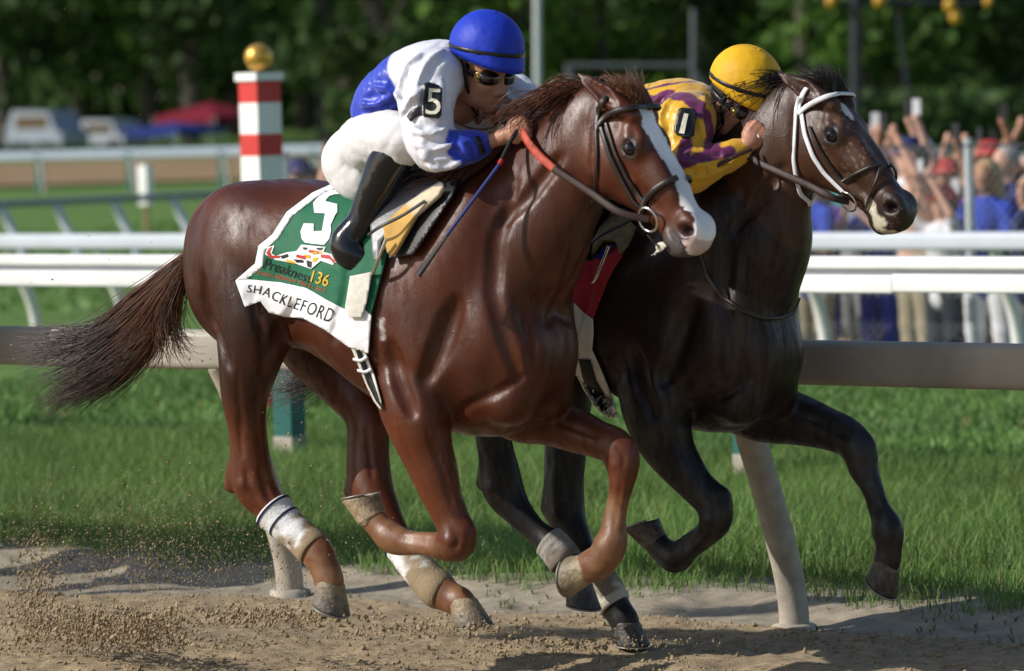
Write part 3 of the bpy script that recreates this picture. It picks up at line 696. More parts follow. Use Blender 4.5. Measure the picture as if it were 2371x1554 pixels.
def strand_set(guides, N, n, m=16, jit=.01, seed=3, spread=1.0):
    """strands between guide curves given in pixels (px, py, v)"""
    rg = np.random.default_rng(seed); G = np.array([spline([Pn(a, b, N - c) for a, b, c in g], m) for g in guides]); k = len(G); S = []
    for i in range(n):
        a = rg.uniform(0, k - 1); i0 = int(a); f = a - i0; s = G[i0] * (1 - f) + G[min(i0 + 1, k - 1)] * f
        L = rg.uniform(.62, 1.0); tt = np.linspace(0, L * (m - 1), m); s = np.stack([np.interp(tt, np.arange(m), s[:, j]) for j in range(3)], 1)
        t = np.linspace(0, 1, m)[:, None]
        o = rg.normal(size=3) * jit * np.array([.8, 1.6, 1.0]); fr = rg.uniform(3, 9); ph = rg.uniform(0, 6.28, 3)
        s = s + o * (.5 + spread * t) + np.sin(fr * t + ph) * jit * .6 * t + rg.normal(size=3) * jit * 1.6 * t ** 3
        S.append(s)
    return np.array(S)

def finish_horse(nm, fd, N, H, legs, colf, mcoat, mhair, label, haircol, base_z):
    V, Fc = fd.mesh(1)
    u = float(np.mean(V[:, 0])); b = np.array([u, N, base_z])
    R = root('racehorse', b, label, 'horse')
    # skin folds: flank and chest wrinkles as fine relief on the surface
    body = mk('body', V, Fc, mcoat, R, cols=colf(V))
    for g in (-1, 1):
        v, f = uvsphere(H.p(.19, -.057, g * .087), np.array([.028, .028, .028]) * H.k); mk('eye', v, f, M_EYE, R)
    return R

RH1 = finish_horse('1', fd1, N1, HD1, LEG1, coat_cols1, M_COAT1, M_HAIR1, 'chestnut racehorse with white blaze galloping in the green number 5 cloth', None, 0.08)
RH2 = finish_horse('2', fd2, N2, HD2, LEG2, coat_cols2, M_COAT2, M_HAIR2, 'dark brown racehorse with small white star and white bridle galloping by the rail', None, 0.04)
for L, ang, du, dk in ((LEG1['hind_right'], -72, .55, (.05, .05, .055)), (LEG1['hind_left'], -42, .75, (.06, .058, .06)), (LEG1['fore_right'], None, .95, (.2, .15, .09)), (LEG1['fore_left'], -140, .8, (.09, .075, .055))):
    hoof(RH1, L, ang, du, 1.13, dk)
for L, ang, du, dk in ((LEG2['hind_right'], -60, .1, (.025, .026, .032)), (LEG2['hind_left'], -52, .15, (.025, .026, .032)), (LEG2['fore_right'], 150, .15, (.02, .018, .018)), (LEG2['fore_left'], -88, .15, (.02, .018, .02))):
    hoof(RH2, L, ang, du, 1.06, dk)

def hcols(n, base, tip, seed):
    rg = np.random.default_rng(seed); w = rg.uniform(0, 1, (n, 1)) ** 1.6; return np.array(base) * (1 - w) + np.array(tip) * w
# tail of the chestnut: sheaves of hair blown back
G1 = [[(440, 585, .05), (395, 622, .06), (310, 690, .06), (225, 762, .08), (140, 775, .1), (40, 770, .1)],
      [(438, 592, .05), (392, 632, .06), (305, 712, .07), (220, 785, .08), (130, 800, .1), (30, 815, .1)],
      [(432, 600, .06), (385, 650, .08), (300, 735, .09), (215, 800, .1), (130, 830, .12), (60, 835, .12)],
      [(428, 612, .08), (380, 680, .1), (320, 765, .11), (230, 840, .12), (150, 900, .12), (80, 950, .12)],
      [(428, 625, .1), (388, 700, .12), (345, 780, .12), (275, 850, .12), (190, 905, .1), (110, 945, .1)],
      [(430, 640, .12), (398, 715, .13), (365, 780, .13), (320, 835, .12), (250, 885, .1), (160, 920, .08)]]
St = strand_set(G1, N1, 1900, 15, .015, 5)
hair('tail', St, rng.uniform(.0008, .0019, len(St)), RH1, M_HAIR1, hcols(len(St), (.055, .017, .007), (.22, .085, .035), 1), tip=(.022, .011, .009))
G1b = [[(425, 620, .1), (395, 690, .13), (385, 745, .13), (400, 790, .13), (440, 800, .12)], [(428, 640, .12), (405, 720, .14), (400, 775, .14), (425, 812, .13), (455, 812, .12)],
       [(425, 620, .1), (385, 700, .12), (360, 770, .12), (350, 810, .1), (300, 880, .08)]]
Sb = strand_set(G1b, N1, 260, 14, .016, 6)
hair('tail', Sb, rng.uniform(.001, .002, len(Sb)), RH1, M_HAIR1, hcols(len(Sb), (.05, .02, .012), (.20, .08, .035), 2))
# tail of the bay, streaming back behind the chestnut's belly
G2 = [[(975, 610, 0), (900, 680, 0), (800, 790, .02), (700, 870, .03), (610, 890, .03)], [(975, 625, 0), (890, 720, 0), (790, 830, .02), (700, 900, .03), (600, 915, .03)]]
St2 = strand_set(G2, N2, 500, 14, .018, 7); hair('tail', St2, rng.uniform(.0012, .0024, len(St2)), RH2, M_HAIR2, hcols(len(St2), (.008, .007, .007), (.03, .022, .018), 3))
# manes
def mane(fd, N, H, R, mt, px0, px1, n, base, tip, Lr, seed, side=1.0, clear=None):
    rg = np.random.default_rng(seed); ua, ub = Pn(*px0, N)[0], Pn(*px1, N)[0]
    us = np.linspace(ua, ub, 60); cr = np.array([crest(fd, N, u) for u in us]); roots = []; dirs = []
    nc = 90; cf = np.sort(rg.uniform(0, 59, nc)); cd = np.stack([rg.normal(-.9, .2, nc), -side * rg.uniform(.2, 1.0, nc), rg.uniform(-.6, .10, nc)], 1); cL = rg.uniform(.75, 1.15, nc)
    ci = rg.integers(0, nc, n)
    for i in range(n):
        f = float(np.clip(cf[ci[i]] + rg.normal() * .9, 0, 58.9)); j = int(min(f, 58)); r = cr[j] + (cr[j + 1] - cr[j]) * (f - j) + np.array([0, rg.normal() * .009, -.004])
        roots.append(r); dirs.append(cd[ci[i]] + rg.normal(size=3) * .10)
    L = rg.uniform(*Lr, n) * cL[ci]; S = flow_strands(fd, np.array(roots), np.array(dirs), L, 9, .9, .05, .004, seed)
    if clear is not None:                           # hair is parted by the rider's hand and sleeve
        a, b = clear; e_ = b - a; t_ = np.clip(((S - a) @ e_) / (e_ @ e_), 0, 1); ok = np.min(np.linalg.norm(S - a - t_[..., None] * e_, axis=2), axis=1) > .055; S = S[ok]; n = len(S)
    hair('mane', S, rg.uniform(.0011, .0024, n), R, mt, hcols(n, base, tip, seed))
mane(fd1, N1, HD1, RH1, M_HAIR1, (1060, 420), (1375, 230), 1500, (.07, .024, .012), (.20, .07, .028), (.14, .32), 11, clear=(Pn(1120, 334, N1 - .13), Pn(1215, 300, N1 - .10)))
mane(fd2, N2, HD2, RH2, M_HAIR2, (1600, 420), (1850, 230), 1000, (.009, .008, .008), (.03, .022, .02), (.12, .26), 12, .6)
def forelock(fd, H, R, mt, n, base, tip, seed, lift):
    rg = np.random.default_rng(seed); roots = np.array([H.p(rg.uniform(-.01, .07), .0, rg.uniform(-.035, .035)) for _ in range(n)]); 
    roots = np.array([r - fd.grad(r[None])[0] * (fd.sample(r[None])[0] + .003) for r in roots])
    dirs = np.stack([rg.normal(-.9, .35, n), rg.normal(0, .3, n), rg.normal(lift, .35, n)], 1)
    S = flow_strands(fd, roots, dirs, rg.uniform(.05, .13, n), 8, .6, .05, .004, seed)
    hair('forelock', S, rg.uniform(.0009, .0018, n), R, mt, hcols(n, base, tip, seed))
forelock(fd1, HD1, RH1, M_HAIR1, 300, (.12, .045, .02), (.30, .13, .05), 21, .25)
forelock(fd2, HD2, RH2, M_HAIR2, 420, (.008, .007, .007), (.02, .016, .014), 22, .15)
print('horses', time.time() - T0)

# ------------------------------------------------------------------ cloth, leather and print laid on bodies
from mathutils.geometry import delaunay_2d_cdt
def inside(P, poly):
    x, y = P[:, 0], P[:, 1]; r = np.zeros(len(P), bool); n = len(poly)
    for i in range(n):
        x1, y1 = poly[i]; x2, y2 = poly[(i + 1) % n]
        if y1 == y2: continue
        r ^= ((y1 > y) != (y2 > y)) & (x < (x2 - x1) * (y - y1) / (y2 - y1) + x1)
    return r
def fill_poly(poly, step):
    B = densify(poly, step); lo, hi = B.min(0), B.max(0)
    g = np.stack(np.meshgrid(np.arange(lo[0], hi[0], step), np.arange(lo[1], hi[1], step)), -1).reshape(-1, 2)
    g = g[inside(g, B)] 
    if len(g):
        d = np.min(np.linalg.norm(g[:, None] - B[None], axis=2), axis=1); g = g[d > step * .4]
    P = np.concatenate([B, g]) if len(g) else B; n = len(B)
    vs, es, fs, *_ = delaunay_2d_cdt([Vector(p) for p in P], [], [list(range(n))], 1, 1e-4)
    return np.array([list(v) for v in vs]), [list(f) for f in fs]
def solidify(o, th, off=1.0):
    m = o.modifiers.new('thick', 'SOLIDIFY'); m.thickness = th; m.offset = off; return o
def orient(V, Fc, fd):
    """make faces look outwards"""
    out = []
    c = np.array([V[f].mean(0) for f in Fc]); g = fd.grad(c)
    for f, gg in zip(Fc, g):
        n = np.cross(V[f[1]] - V[f[0]], V[f[2]] - V[f[0]]); out.append(f if n @ gg > 0 else f[::-1])
    return out
def wrk(P, wr, seed=1): return wr * vnoise(P, 1 / 45., seed) + wr * .6 * vnoise(P, 1 / 20., seed + 3)
def sheet(name, fd, poly, mt, parent, off=.01, step=9, th=.0, cols=None, wr=0.0, n1=None, seed=1, base=None):
    P, Fc = fill_poly(poly, step)
    o = off + (wrk(P, wr, seed) if wr else 0)
    V = fd.march(P[:, 0], P[:, 1], o, n1=n1); Fc = orient(V, Fc, fd)
    ob = mk(name, V, Fc, mt, parent, cols=None if cols is None else cols(P), base=base)
    if th: solidify(ob, th)
    return ob, V, Fc
def strap(name, fd, pts, w, mt, parent, off=.006, th=.003, n=None, n1=None, base=None):
    """leather strap along pixel points on a surface; w in metres"""
    P = densify(pts, 8, False); P = spline(P, n or max(6, len(P)))
    V = fd.march(P[:, 0], P[:, 1], off, n1=n1); V[1:-1] = .25 * V[:-2] + .5 * V[1:-1] + .25 * V[2:]
    g = fd.grad(V); v, f = tube(V, 1.0, 8, flat=(w / 2, th), up=g); return mk(name, v, f, mt, parent, base=base)
def ribbon3(name, P, w, th, mt, parent, up=(0, -1, .2), n=24, base=None):
    V = spline(P, n); v, f = tube(V, 1.0, 8, flat=(w / 2, th), up=np.asarray(up, float)); return mk(name, v, f, mt, parent, base=base)
def text_px(txt, A, B, h, curve=0.0, shear=0.0, font_space=1.0):
    """glyph outlines in pixel space: baseline A->B (path list), letter height h"""
    cu = bpy.data.curves.new('t', 'FONT'); cu.body = txt; cu.size = 1.0; cu.space_character = font_space; cu.resolution_u = 3
    ob = bpy.data.objects.new('t', cu); COL.objects.link(ob); dg = bpy.context.evaluated_depsgraph_get(); dg.update()
    me = ob.evaluated_get(dg).to_mesh(); V = np.array([v.co[:] for v in me.vertices]); Fc = [list(p.vertices) for p in me.polygons]
    ob.evaluated_get(dg).to_mesh_clear(); bpy.data.objects.remove(ob)
    V[:, 0] -= V[:, 0].min(); W = V[:, 0].max(); H = V[:, 1].max()
    path = spline(A, 60); d = np.r_[0, np.cumsum(np.linalg.norm(np.diff(path, axis=0), axis=1))]
    x = (V[:, 0] + shear * V[:, 1]) / W * d[-1]
    px = np.stack([np.interp(x, d, path[:, 0]), np.interp(x, d, path[:, 1])], 1); T = nrm(np.stack([np.interp(x, d, np.gradient(path[:, 0])), np.interp(x, d, np.gradient(path[:, 1]))], 1))
    nv = np.stack([T[:, 1], -T[:, 0]], 1) if B is None else np.tile(nrm(np.array(B, float)), (len(V), 1))
    hh = np.interp(x, d, np.linspace(h[0], h[1], len(d))) if np.ndim(h) else h
    return px + nv * (V[:, 1] / H * hh)[:, None], Fc
def print_text(name, fd, txt, path, up, h, mt, parent, off, n1=None, wr=0.0, **kw):
    P, Fc = text_px(txt, path, up, h, **kw); V = fd.march(P[:, 0], P[:, 1], off + wrk(P, wr), n1=n1); return mk(name, V, orient(V, Fc, fd), mt, parent, smooth=False)
def mirror_n(ob, N, parent, name=None):
    me = ob.data.copy(); b = ROOTBASE[ob.name]; co = np.zeros(len(me.vertices) * 3, np.float32); me.vertices.foreach_get('co', co); co = co.reshape(-1, 3)
    co[:, 1] = 2 * (N - b[1]) - co[:, 1]; me.vertices.foreach_set('co', co.ravel()); me.flip_normals(); me.update()
    o = bpy.data.objects.new(name or ob.name.split('.')[0], me); COL.objects.link(o); o.parent = parent; ROOTBASE[o.name] = b
    for m in ob.modifiers: q = o.modifiers.new('thick', 'SOLIDIFY'); q.thickness = m.thickness; q.offset = m.offset
    return o

M_LEATHER = mat('bridle_leather', (.020, .013, .010), .38, .5, var=.3, vscale=40, bump=.15, bscale=300)
M_LEATHER2 = mat('rein_leather', (.035, .016, .012), .5, .4, var=.3, vscale=40, bump=.2, bscale=300)
M_ORANGE = mat('orange_rubber', (.40, .055, .028), .6, .3, var=.25, vscale=60)
M_STEEL = mat('bit_steel', (.62, .61, .58), .22, .5, metal=1.0, var=.15)
M_WHITEW = mat('white_webbing', (.72, .72, .74), .55, .3, var=.1, vscale=30, bump=.2, bscale=200)
M_PRINT = mat('cloth_print', (1, 1, 1), .65, .25, var=.06, vscale=30, use_attr=True, bump=.15, bscale=160)
M_WHITEP = mat('white_print', (.74, .74, .76), .65, .25, var=.06); M_BLACKP = mat('black_print', (.010, .011, .012), .6, .25, var=.1)
M_YELLP = mat('yellow_print', (.62, .36, .02), .6, .25, var=.1); M_REDP = mat('red_print', (.42, .03, .02), .6, .25, var=.1)

# --- chestnut's bridle
BR1 = root('racing_bridle', HD1.p(.0, .0, 0), 'dark brown leather bridle with silver bit ring on the chestnut horse', 'bridle')
hn = None
def both(o, N, R): mirror_n(o, N, R); return o
both(strap('browband', fd1, [(1384, 290), (1398, 272), (1430, 256), (1470, 247), (1497, 246)], .022, M_LEATHER, BR1, .010, .006), N1, BR1)
both(strap('cheekpiece', fd1, [(1388, 288), (1410, 360), (1437, 416), (1464, 466), (1487, 490)], .016, M_LEATHER, BR1), N1, BR1)
both(strap('throat_lash', fd1, [(1379, 248), (1379, 300), (1381, 362), (1377, 440), (1372, 470)], .012, M_LEATHER, BR1), N1, BR1)
both(strap('noseband_strap', fd1, [(1402, 285), (1422, 352), (1452, 416), (1487, 464)], .013, M_LEATHER, BR1), N1, BR1)
both(strap('noseband', fd1, [(1484, 500), (1489, 468), (1513, 440), (1540, 422), (1568, 411)], .022, M_LEATHER, BR1, .008, .005), N1, BR1)
both(strap('crownpiece', fd1, [(1379, 300), (1381, 268), (1392, 240), (1402, 222)], .022, M_LEATHER, BR1), N1, BR1)
def ring(fd, c, r, tk, mt, parent, off=.012, tilt=0.0, base=None):
    cen = fd.march(np.float64(c[0])[None], np.float64(c[1])[None], off)[0]; g = fd.grad(cen[None])[0]
    a = nrm(np.cross(g, [0, 0, 1])); b = np.cross(a, g); th = np.linspace(0, 2 * math.pi, 29)
    P = cen + r * (np.cos(th)[:, None] * a + np.sin(th)[:, None] * b) + g * .004
    v, f = tube(P, tk, 8, cap=False); return mk('bit_ring', v, f, mt, parent, base=base), cen
rg1, rc1 = ring(fd1, (1502, 508), .040, .0045, M_STEEL, BR1); mirror_n(rg1, N1, BR1)
both(strap('chin_strap', fd1, [(1500, 545), (1512, 560), (1528, 572)], .012, M_LEATHER, BR1), N1, BR1)
def hand_rein(N, side, H): return N
# --- reins: ring -> hand, free of the neck
def lane_of(N, px, py, v): return Pn(px, py, N - v)
RN1 = root('reins', rc1, 'brown leather reins with orange rubber grips running to the first rider\'s hands', 'reins')
ra = [rc1, lane_of(N1, 1446, 496, .10), lane_of(N1, 1361, 442, .12), lane_of(N1, 1280, 390, .14)]
rb = [lane_of(N1, 1282, 391, .14), lane_of(N1, 1250, 362, .135), lane_of(N1, 1216, 318, .12), lane_of(N1, 1208, 300, .11)]
for sg in (1, -1):
    def mm(P): return [np.array([p[0], N1 + sg * (p[1] - N1), p[2]]) for p in P]
    ribbon3('rein', mm(ra), .026, .003, M_LEATHER2, RN1, up=(.1, -sg, .2)); ribbon3('rubber_grip', mm(rb), .028, .0022, M_ORANGE, RN1, up=(.1, -sg, .2))
# --- tongue tie
M_TIE = mat('tie_cloth', (.62, .58, .5), .8, .2, var=.2)
sheet('tongue_tie', fd1, [(1518, 566), (1535, 560), (1545, 570), (1532, 582), (1508, 592), (1522, 580)], M_TIE, BR1, .006, 5, .003)

# --- saddle cloth of the chestnut
C_OUT = [(791, 417), (724, 447), (664, 492), (631, 544), (599, 570), (591, 611), (547, 649), (567, 710), (603, 697), (623, 723), (660, 733), (701, 736), (754, 764), (806, 802), (853, 818), (860, 731),
         (884, 640), (900, 575), (940, 520), (985, 470), (1000, 445), (960, 425), (880, 418)]
GREEN, CWHITE = np.array([.012, .115, .055]), np.array([.72, .72, .76])
def cloth_cols(P):
    c = np.tile(GREEN, (len(P), 1)); x, y = P[:, 0], P[:, 1]
    band = y > np.interp(x, [540, 575, 649, 709, 761, 802, 832, 860, 900], [640, 647, 654, 667, 697, 718, 705, 731, 760])
    B = densify([(880, 412), (791, 414), (724, 445), (664, 490), (631, 542), (599, 568), (591, 609), (545, 648)], 4, False)
    dl = np.min(np.linalg.norm(P[:, None] - B[None], axis=2), axis=1)
    c[band | (dl < 24)] = CWHITE; return c
SCB = Pn(740, 600, N1 - .3)
SC1 = root('saddle_cloth', SCB, 'green and white saddle cloth with large white 5 and name band on the chestnut', 'saddle cloth')
M_GREENC = mat('green_cloth', (.012, .115, .055), .65, .25, var=.08, vscale=20, bump=.2, bscale=160)
cl, clV, clF = sheet('cloth', fd1, C_OUT, M_GREENC, SC1, .012, 7, .004, wr=.004, n1=N1)
HEM = [(545, 650), (575, 647), (649, 654), (709, 667), (761, 697), (802, 718), (832, 705), (860, 731), (853, 819), (806, 803), (754, 765), (701, 737), (660, 734), (623, 724), (603, 698), (567, 711)]
sheet('hem', fd1, HEM, M_WHITEP, SC1, .0165, 6, .0006, wr=.004, n1=N1)
BOR = [(880, 418), (791, 416), (724, 446), (664, 491), (631, 543), (599, 569), (591, 610), (546, 649), (570, 648), (608, 618), (613, 580), (645, 551), (677, 500), (733, 457), (793, 429), (880, 430)]
sheet('border', fd1, BOR, M_WHITEP, SC1, .0165, 6, .0006, wr=.004, n1=N1)
mirror_n(cl, N1, SC1, 'cloth')
five = [(640 + x / 4.709, 330 + y / 4.709) for x, y in [(840, 560), (770, 520), (690, 508), (600, 520), (520, 550), (440, 605), (400, 660), (412, 765), (530, 772), (495, 965), (405, 967), (405, 885), (298, 880), (262, 970),
        (275, 1050), (310, 1090), (400, 1105), (520, 1115), (575, 1050), (595, 965), (590, 900), (640, 790), (662, 760), (662, 670), (535, 640), (545, 615), (580, 580), (640, 562), (700, 562), (760, 580), (830, 615)]]
OFP = .0186
sheet('number', fd1, five, M_WHITEP, SC1, OFP, 6, 0, n1=N1, wr=.004)
print_text('name_lettering', fd1, 'SHACKLEFORD', [(571, 676), (610, 684), (650, 704), (700, 722), (764, 748)], None, (17, 34), M_BLACKP, SC1, OFP, n1=N1, wr=.004, font_space=1.15)
print_text('event_lettering', fd1, 'Preakness', [(608, 622), (640, 630), (680, 643), (716, 655)], None, (26, 22), M_BLACKP, SC1, OFP, n1=N1, wr=.004, shear=.15)
print_text('edition_number', fd1, '136', [(718, 652), (738, 658), (757, 664)], None, 28, M_YELLP, SC1, OFP, n1=N1, wr=.004)
print_text('date_lettering', fd1, 'Pimlico, Baltimore  May 21, 2011', [(597, 636), (640, 644), (690, 657), (750, 678)], None, 9, M_REDP, SC1, OFP, n1=N1, wr=.004)
# emblem: a waving banner of red, white, gold and black
def cr5(L): return [(500 + x / 2.68, 380 + y / 2.68) for x, y in L]
sheet('emblem_ground', fd1, cr5([(305, 560), (320, 515), (362, 505), (355, 525), (345, 555), (370, 570), (440, 548), (500, 540), (530, 500), (580, 505), (680, 515), (665, 545), (720, 560), (745, 605), (725, 625), (650, 600), (590, 650), (500, 620), (430, 605), (370, 595)]), M_WHITEP, SC1, OFP, 5, 0, n1=N1, wr=.004)
for col, L in ((M_REDP, [(312, 555), (325, 525), (350, 510), (335, 545), (345, 568), (400, 568), (395, 582), (340, 585)]), (M_REDP, [(650, 560), (700, 563), (738, 600), (730, 618), (705, 590), (650, 580)]),
               (M_REDP, [(500, 560), (560, 572), (552, 592), (495, 578)]), (M_REDP, [(575, 530), (640, 540), (640, 556), (575, 548)]), (M_YELLP, [(430, 590), (480, 600), (500, 620), (440, 608)]), (M_YELLP, [(590, 545), (650, 540), (670, 552), (600, 560)]),
               (M_YELLP, [(545, 560), (585, 565), (585, 585), (550, 582)]), (M_YELLP, [(600, 580), (640, 578), (620, 605), (598, 610)]), (M_BLACKP, [(400, 570), (445, 556), (450, 575), (410, 588)]), (M_BLACKP, [(480, 590), (540, 595), (545, 612), (500, 612)]),
               (M_BLACKP, [(560, 596), (595, 605), (590, 645), (566, 636)]), (M_BLACKP, [(540, 515), (570, 518), (560, 532), (540, 530)]), (M_BLACKP, [(620, 520), (668, 518), (655, 535), (630, 532)])):
    sheet('emblem_patch', fd1, cr5(L), col, SC1, OFP + .0015, 5, 0, n1=N1, wr=.004)

# --- saddle, pad and girth of the chestnut
M_CHAM = mat('chamois', (.52, .34, .10), .85, .2, var=.15, vscale=20, bump=.4, bscale=220, sheen=.3, use_attr=True)
M_SADB = mat('black_saddle_leather', (.012, .012, .014), .42, .45, var=.2, bump=.15, bscale=150)
M_SADG = mat('grey_saddle_flap', (.17, .17, .18), .4, .45, var=.15, vscale=12, bump=.1, bscale=90)
M_GIRTH = mat('girth_elastic', (.60, .57, .50), .7, .25, var=.12, vscale=40, bump=.2, bscale=200)
SD1 = root('racing_saddle', Pn(930, 470, N1), 'small black racing saddle with chamois pad and pale girth on the chestnut', 'saddle')
sheet('under_pad', fd1, [(1065, 420), (1000, 420), (950, 428), (905, 470), (880, 520), (893, 560), (905, 600), (960, 590), (1000, 530), (1050, 455)], M_SADB, SD1, .022, 8, .008, n1=N1)
both(sheet('flap', fd1, [(880, 420), (1010, 415), (1030, 430), (990, 455), (950, 480), (915, 520), (885, 560), (880, 600), (868, 605), (862, 560), (858, 500), (862, 450)], M_SADG, SD1, .034, 8, .006, n1=N1, wr=.003)[0], N1, SD1)
def cham_cols(P): w = sstep(-6, 6, (P[:, 0] - 952) * .75 - (P[:, 1] - 485) * .6); return lerp3(np.tile(np.array([.50, .30, .075]), (len(P), 1)), (.56, .47, .33), w)
both(sheet('chamois_pad', fd1, [(1032, 436), (1008, 438), (962, 466), (942, 480), (892, 526), (895, 548), (902, 588), (910, 594), (918, 588), (934, 562), (968, 502), (1020, 456)], M_CHAM, SD1, .044, 6, .014, cham_cols, wr=.002, n1=N1)[0], N1, SD1)
both(sheet('girth', fd1, [(812, 640), (862, 630), (850, 700), (838, 735), (810, 735), (800, 715)], M_GIRTH, SD1, .026, 6, .004, n1=N1)[0], N1, SD1)
both(sheet('girth', fd1, [(812, 798), (848, 818), (868, 870), (884, 930), (884, 950), (868, 930), (845, 880)], M_GIRTH, SD1, .010, 5, .004, n1=N1)[0], N1, SD1)
both(sheet('girth_elastic', fd1, [(820, 800), (832, 806), (850, 850), (866, 890), (884, 945), (872, 930), (852, 890), (838, 850)], M_BLACKP, SD1, .0165, 5, .002, n1=N1)[0], N1, SD1)
for q in ([(818, 832), (835, 836), (850, 826)], [(828, 858), (846, 862), (860, 854)]): strap('buckle', fd1, q, .012, M_WHITEW, SD1, .018, .003, 8, N1)
# front wings and seat (solid)
fs = Field(Pn(930, 430, N1) - [.35, .16, .12], Pn(930, 430, N1) + [.35, .16, .16], .007)
fs.chain([J(N1, 860, 425, 0, 14), J(N1, 910, 432, 0, 16), J(N1, 970, 425, 0, 18), J(N1, 1005, 405, 0, 18)], .02, 4.6)
v, f = fs.mesh(1); mk('seat', v, f, M_SADB, SD1)
print('tack', time.time() - T0)

# ------------------------------------------------------------------ the bay's tack
def cr6(L): return [(1240 + x / 2.988, 480 + y / 2.988) for x, y in L]
BR2 = root('racing_bridle', HD2.p(0, 0, 0), 'white bridle with black figure eight noseband on the dark brown horse', 'bridle')
both(strap('browband', fd2, [(1848, 264), (1860, 252), (1882, 238), (1914, 223), (1944, 216)], .019, M_WHITEW, BR2, .009, .004), N2, BR2)
both(strap('cheekpiece', fd2, [(1855, 262), (1863, 312), (1882, 363), (1908, 402), (1930, 424), (1953, 446)], .017, M_WHITEW, BR2), N2, BR2)
both(strap('throat_lash', fd2, [(1850, 226), (1843, 250), (1840, 305), (1837, 370), (1844, 418), (1853, 450), (1880, 474)], .015, M_WHITEW, BR2, .008), N2, BR2)
both(strap('crownpiece', fd2, [(1850, 262), (1851, 238), (1860, 214), (1868, 204)], .018, M_WHITEW, BR2), N2, BR2)
both(strap('noseband_strap', fd2, [(1873, 292), (1898, 347), (1925, 388), (1950, 419)], .009, M_LEATHER, BR2), N2, BR2)
both(strap('noseband', fd2, [(1950, 421), (1982, 402), (2015, 386), (2040, 381)], .013, M_LEATHER, BR2, .007, .004), N2, BR2)
both(strap('noseband', fd2, [(2040, 383), (2030, 416), (2012, 455), (2003, 490)], .011, M_LEATHER, BR2, .007, .004), N2, BR2)
rg2, rc2 = ring(fd2, (1965, 466), .036, .0035, M_STEEL, BR2); mirror_n(rg2, N2, BR2)
RN2 = root('reins', rc2, 'brown leather reins with white grips running to the second rider\'s hands', 'reins')
for sg in (1, -1):
    def mm(P): return [np.array([p[0], N2 + sg * (p[1] - N2), p[2]]) for p in P]
    ribbon3('rein', mm([rc2, lane_of(N2, 1937, 461, .10), lane_of(N2, 1870, 428, .12), lane_of(N2, 1802, 398, .13), lane_of(N2, 1755, 376, .13), lane_of(N2, 1732, 362, .13)]), .026, .003, M_LEATHER2, RN2, up=(.1, -sg, .2))
    ribbon3('rubber_grip', mm([lane_of(N2, 1733, 364, .13), lane_of(N2, 1727, 348, .13), lane_of(N2, 1738, 330, .12), lane_of(N2, 1757, 314, .11)]), .018, .004, M_WHITEW, RN2, up=(.1, -sg, .2))
    ribbon3('rein', mm([lane_of(N2, 1740, 345, .14), lane_of(N2, 1690, 368, .22), lane_of(N2, 1650, 392, .24), lane_of(N2, 1640, 420, .2)]), .016, .003, M_LEATHER2, RN2, up=(.1, -sg, .2))
NS2 = strap('neck_strap', fd2, [(1621, 590), (1635, 637), (1668, 684), (1715, 718), (1769, 737), (1809, 737), (1840, 722), (1852, 690)], .014, M_LEATHER, None, .014, .004)
tag(NS2, 'thin black neck strap hanging across the dark brown horse\'s chest', 'strap')
SC2 = root('saddle_cloth', Pn(1390, 640, N2 - .3), 'red saddle cloth with blue edge and dusty white hem on the dark brown horse', 'saddle cloth')
M_RED2 = mat('red_cloth', (.36, .022, .03), .7, .2, var=.2, vscale=20, bump=.15, bscale=150)
M_BLUE2 = mat('blue_cloth', (.022, .022, .16), .7, .2, var=.2, vscale=20)
both(sheet('cloth', fd2, cr6([(420, 355), (500, 280), (590, 235), (612, 290), (600, 340), (540, 430), (500, 510), (445, 650), (395, 775), (320, 715), (250, 650), (200, 500), (300, 400)]), M_RED2, SC2, .014, 7, .004, n1=N2, wr=.003)[0], N2, SC2)
both(sheet('blue_edge', fd2, cr6([(415, 352), (450, 310), (520, 250), (590, 196), (604, 236), (520, 300), (440, 362)]), M_BLUE2, SC2, .021, 6, .003, n1=N2)[0], N2, SC2)
both(sheet('white_hem', fd2, cr6([(250, 640), (318, 712), (398, 776), (402, 870), (392, 985), (290, 965), (240, 800)]), M_GIRTH, SC2, .016, 7, .004, n1=N2)[0], N2, SC2)
SD2 = root('racing_saddle', Pn(1450, 500, N2), 'small racing saddle with khaki sheepskin pad and dusty girth on the dark brown horse', 'saddle')
M_KHAKI = mat('khaki_pad', (.17, .14, .085), .9, .15, var=.35, vscale=60, bump=.8, bscale=160)
both(sheet('pad', fd2, cr6([(470, 130), (540, 60), (640, 90), (700, 140), (650, 260), (590, 330), (560, 240), (470, 240), (400, 330), (420, 220)]), M_KHAKI, SD2, .030, 8, .014, n1=N2)[0], N2, SD2)
both(sheet('girth', fd2, cr6([(288, 955), (390, 980), (440, 1090), (500, 1230), (578, 1450), (510, 1460), (430, 1395), (330, 1250), (258, 1110)]), M_GIRTH, SD2, .012, 7, .005, n1=N2)[0], N2, SD2)
both(sheet('girth_elastic', fd2, cr6([(300, 1050), (380, 1055), (420, 1200), (490, 1330), (500, 1430), (440, 1370), (370, 1270), (330, 1180)]), M_BLACKP, SD2, .0195, 7, .003, n1=N2)[0], N2, SD2)
fs = Field(Pn(1450, 440, N2) - [.35, .16, .12], Pn(1450, 440, N2) + [.35, .16, .16], .007)
fs.chain([J(N2, 1400, 455, 0, 14), J(N2, 1450, 460, 0, 16), J(N2, 1510, 450, 0, 18), J(N2, 1540, 432, 0, 18)], .02, 4.6)
v, f = fs.mesh(1); mk('seat', v, f, M_SADB, SD2)

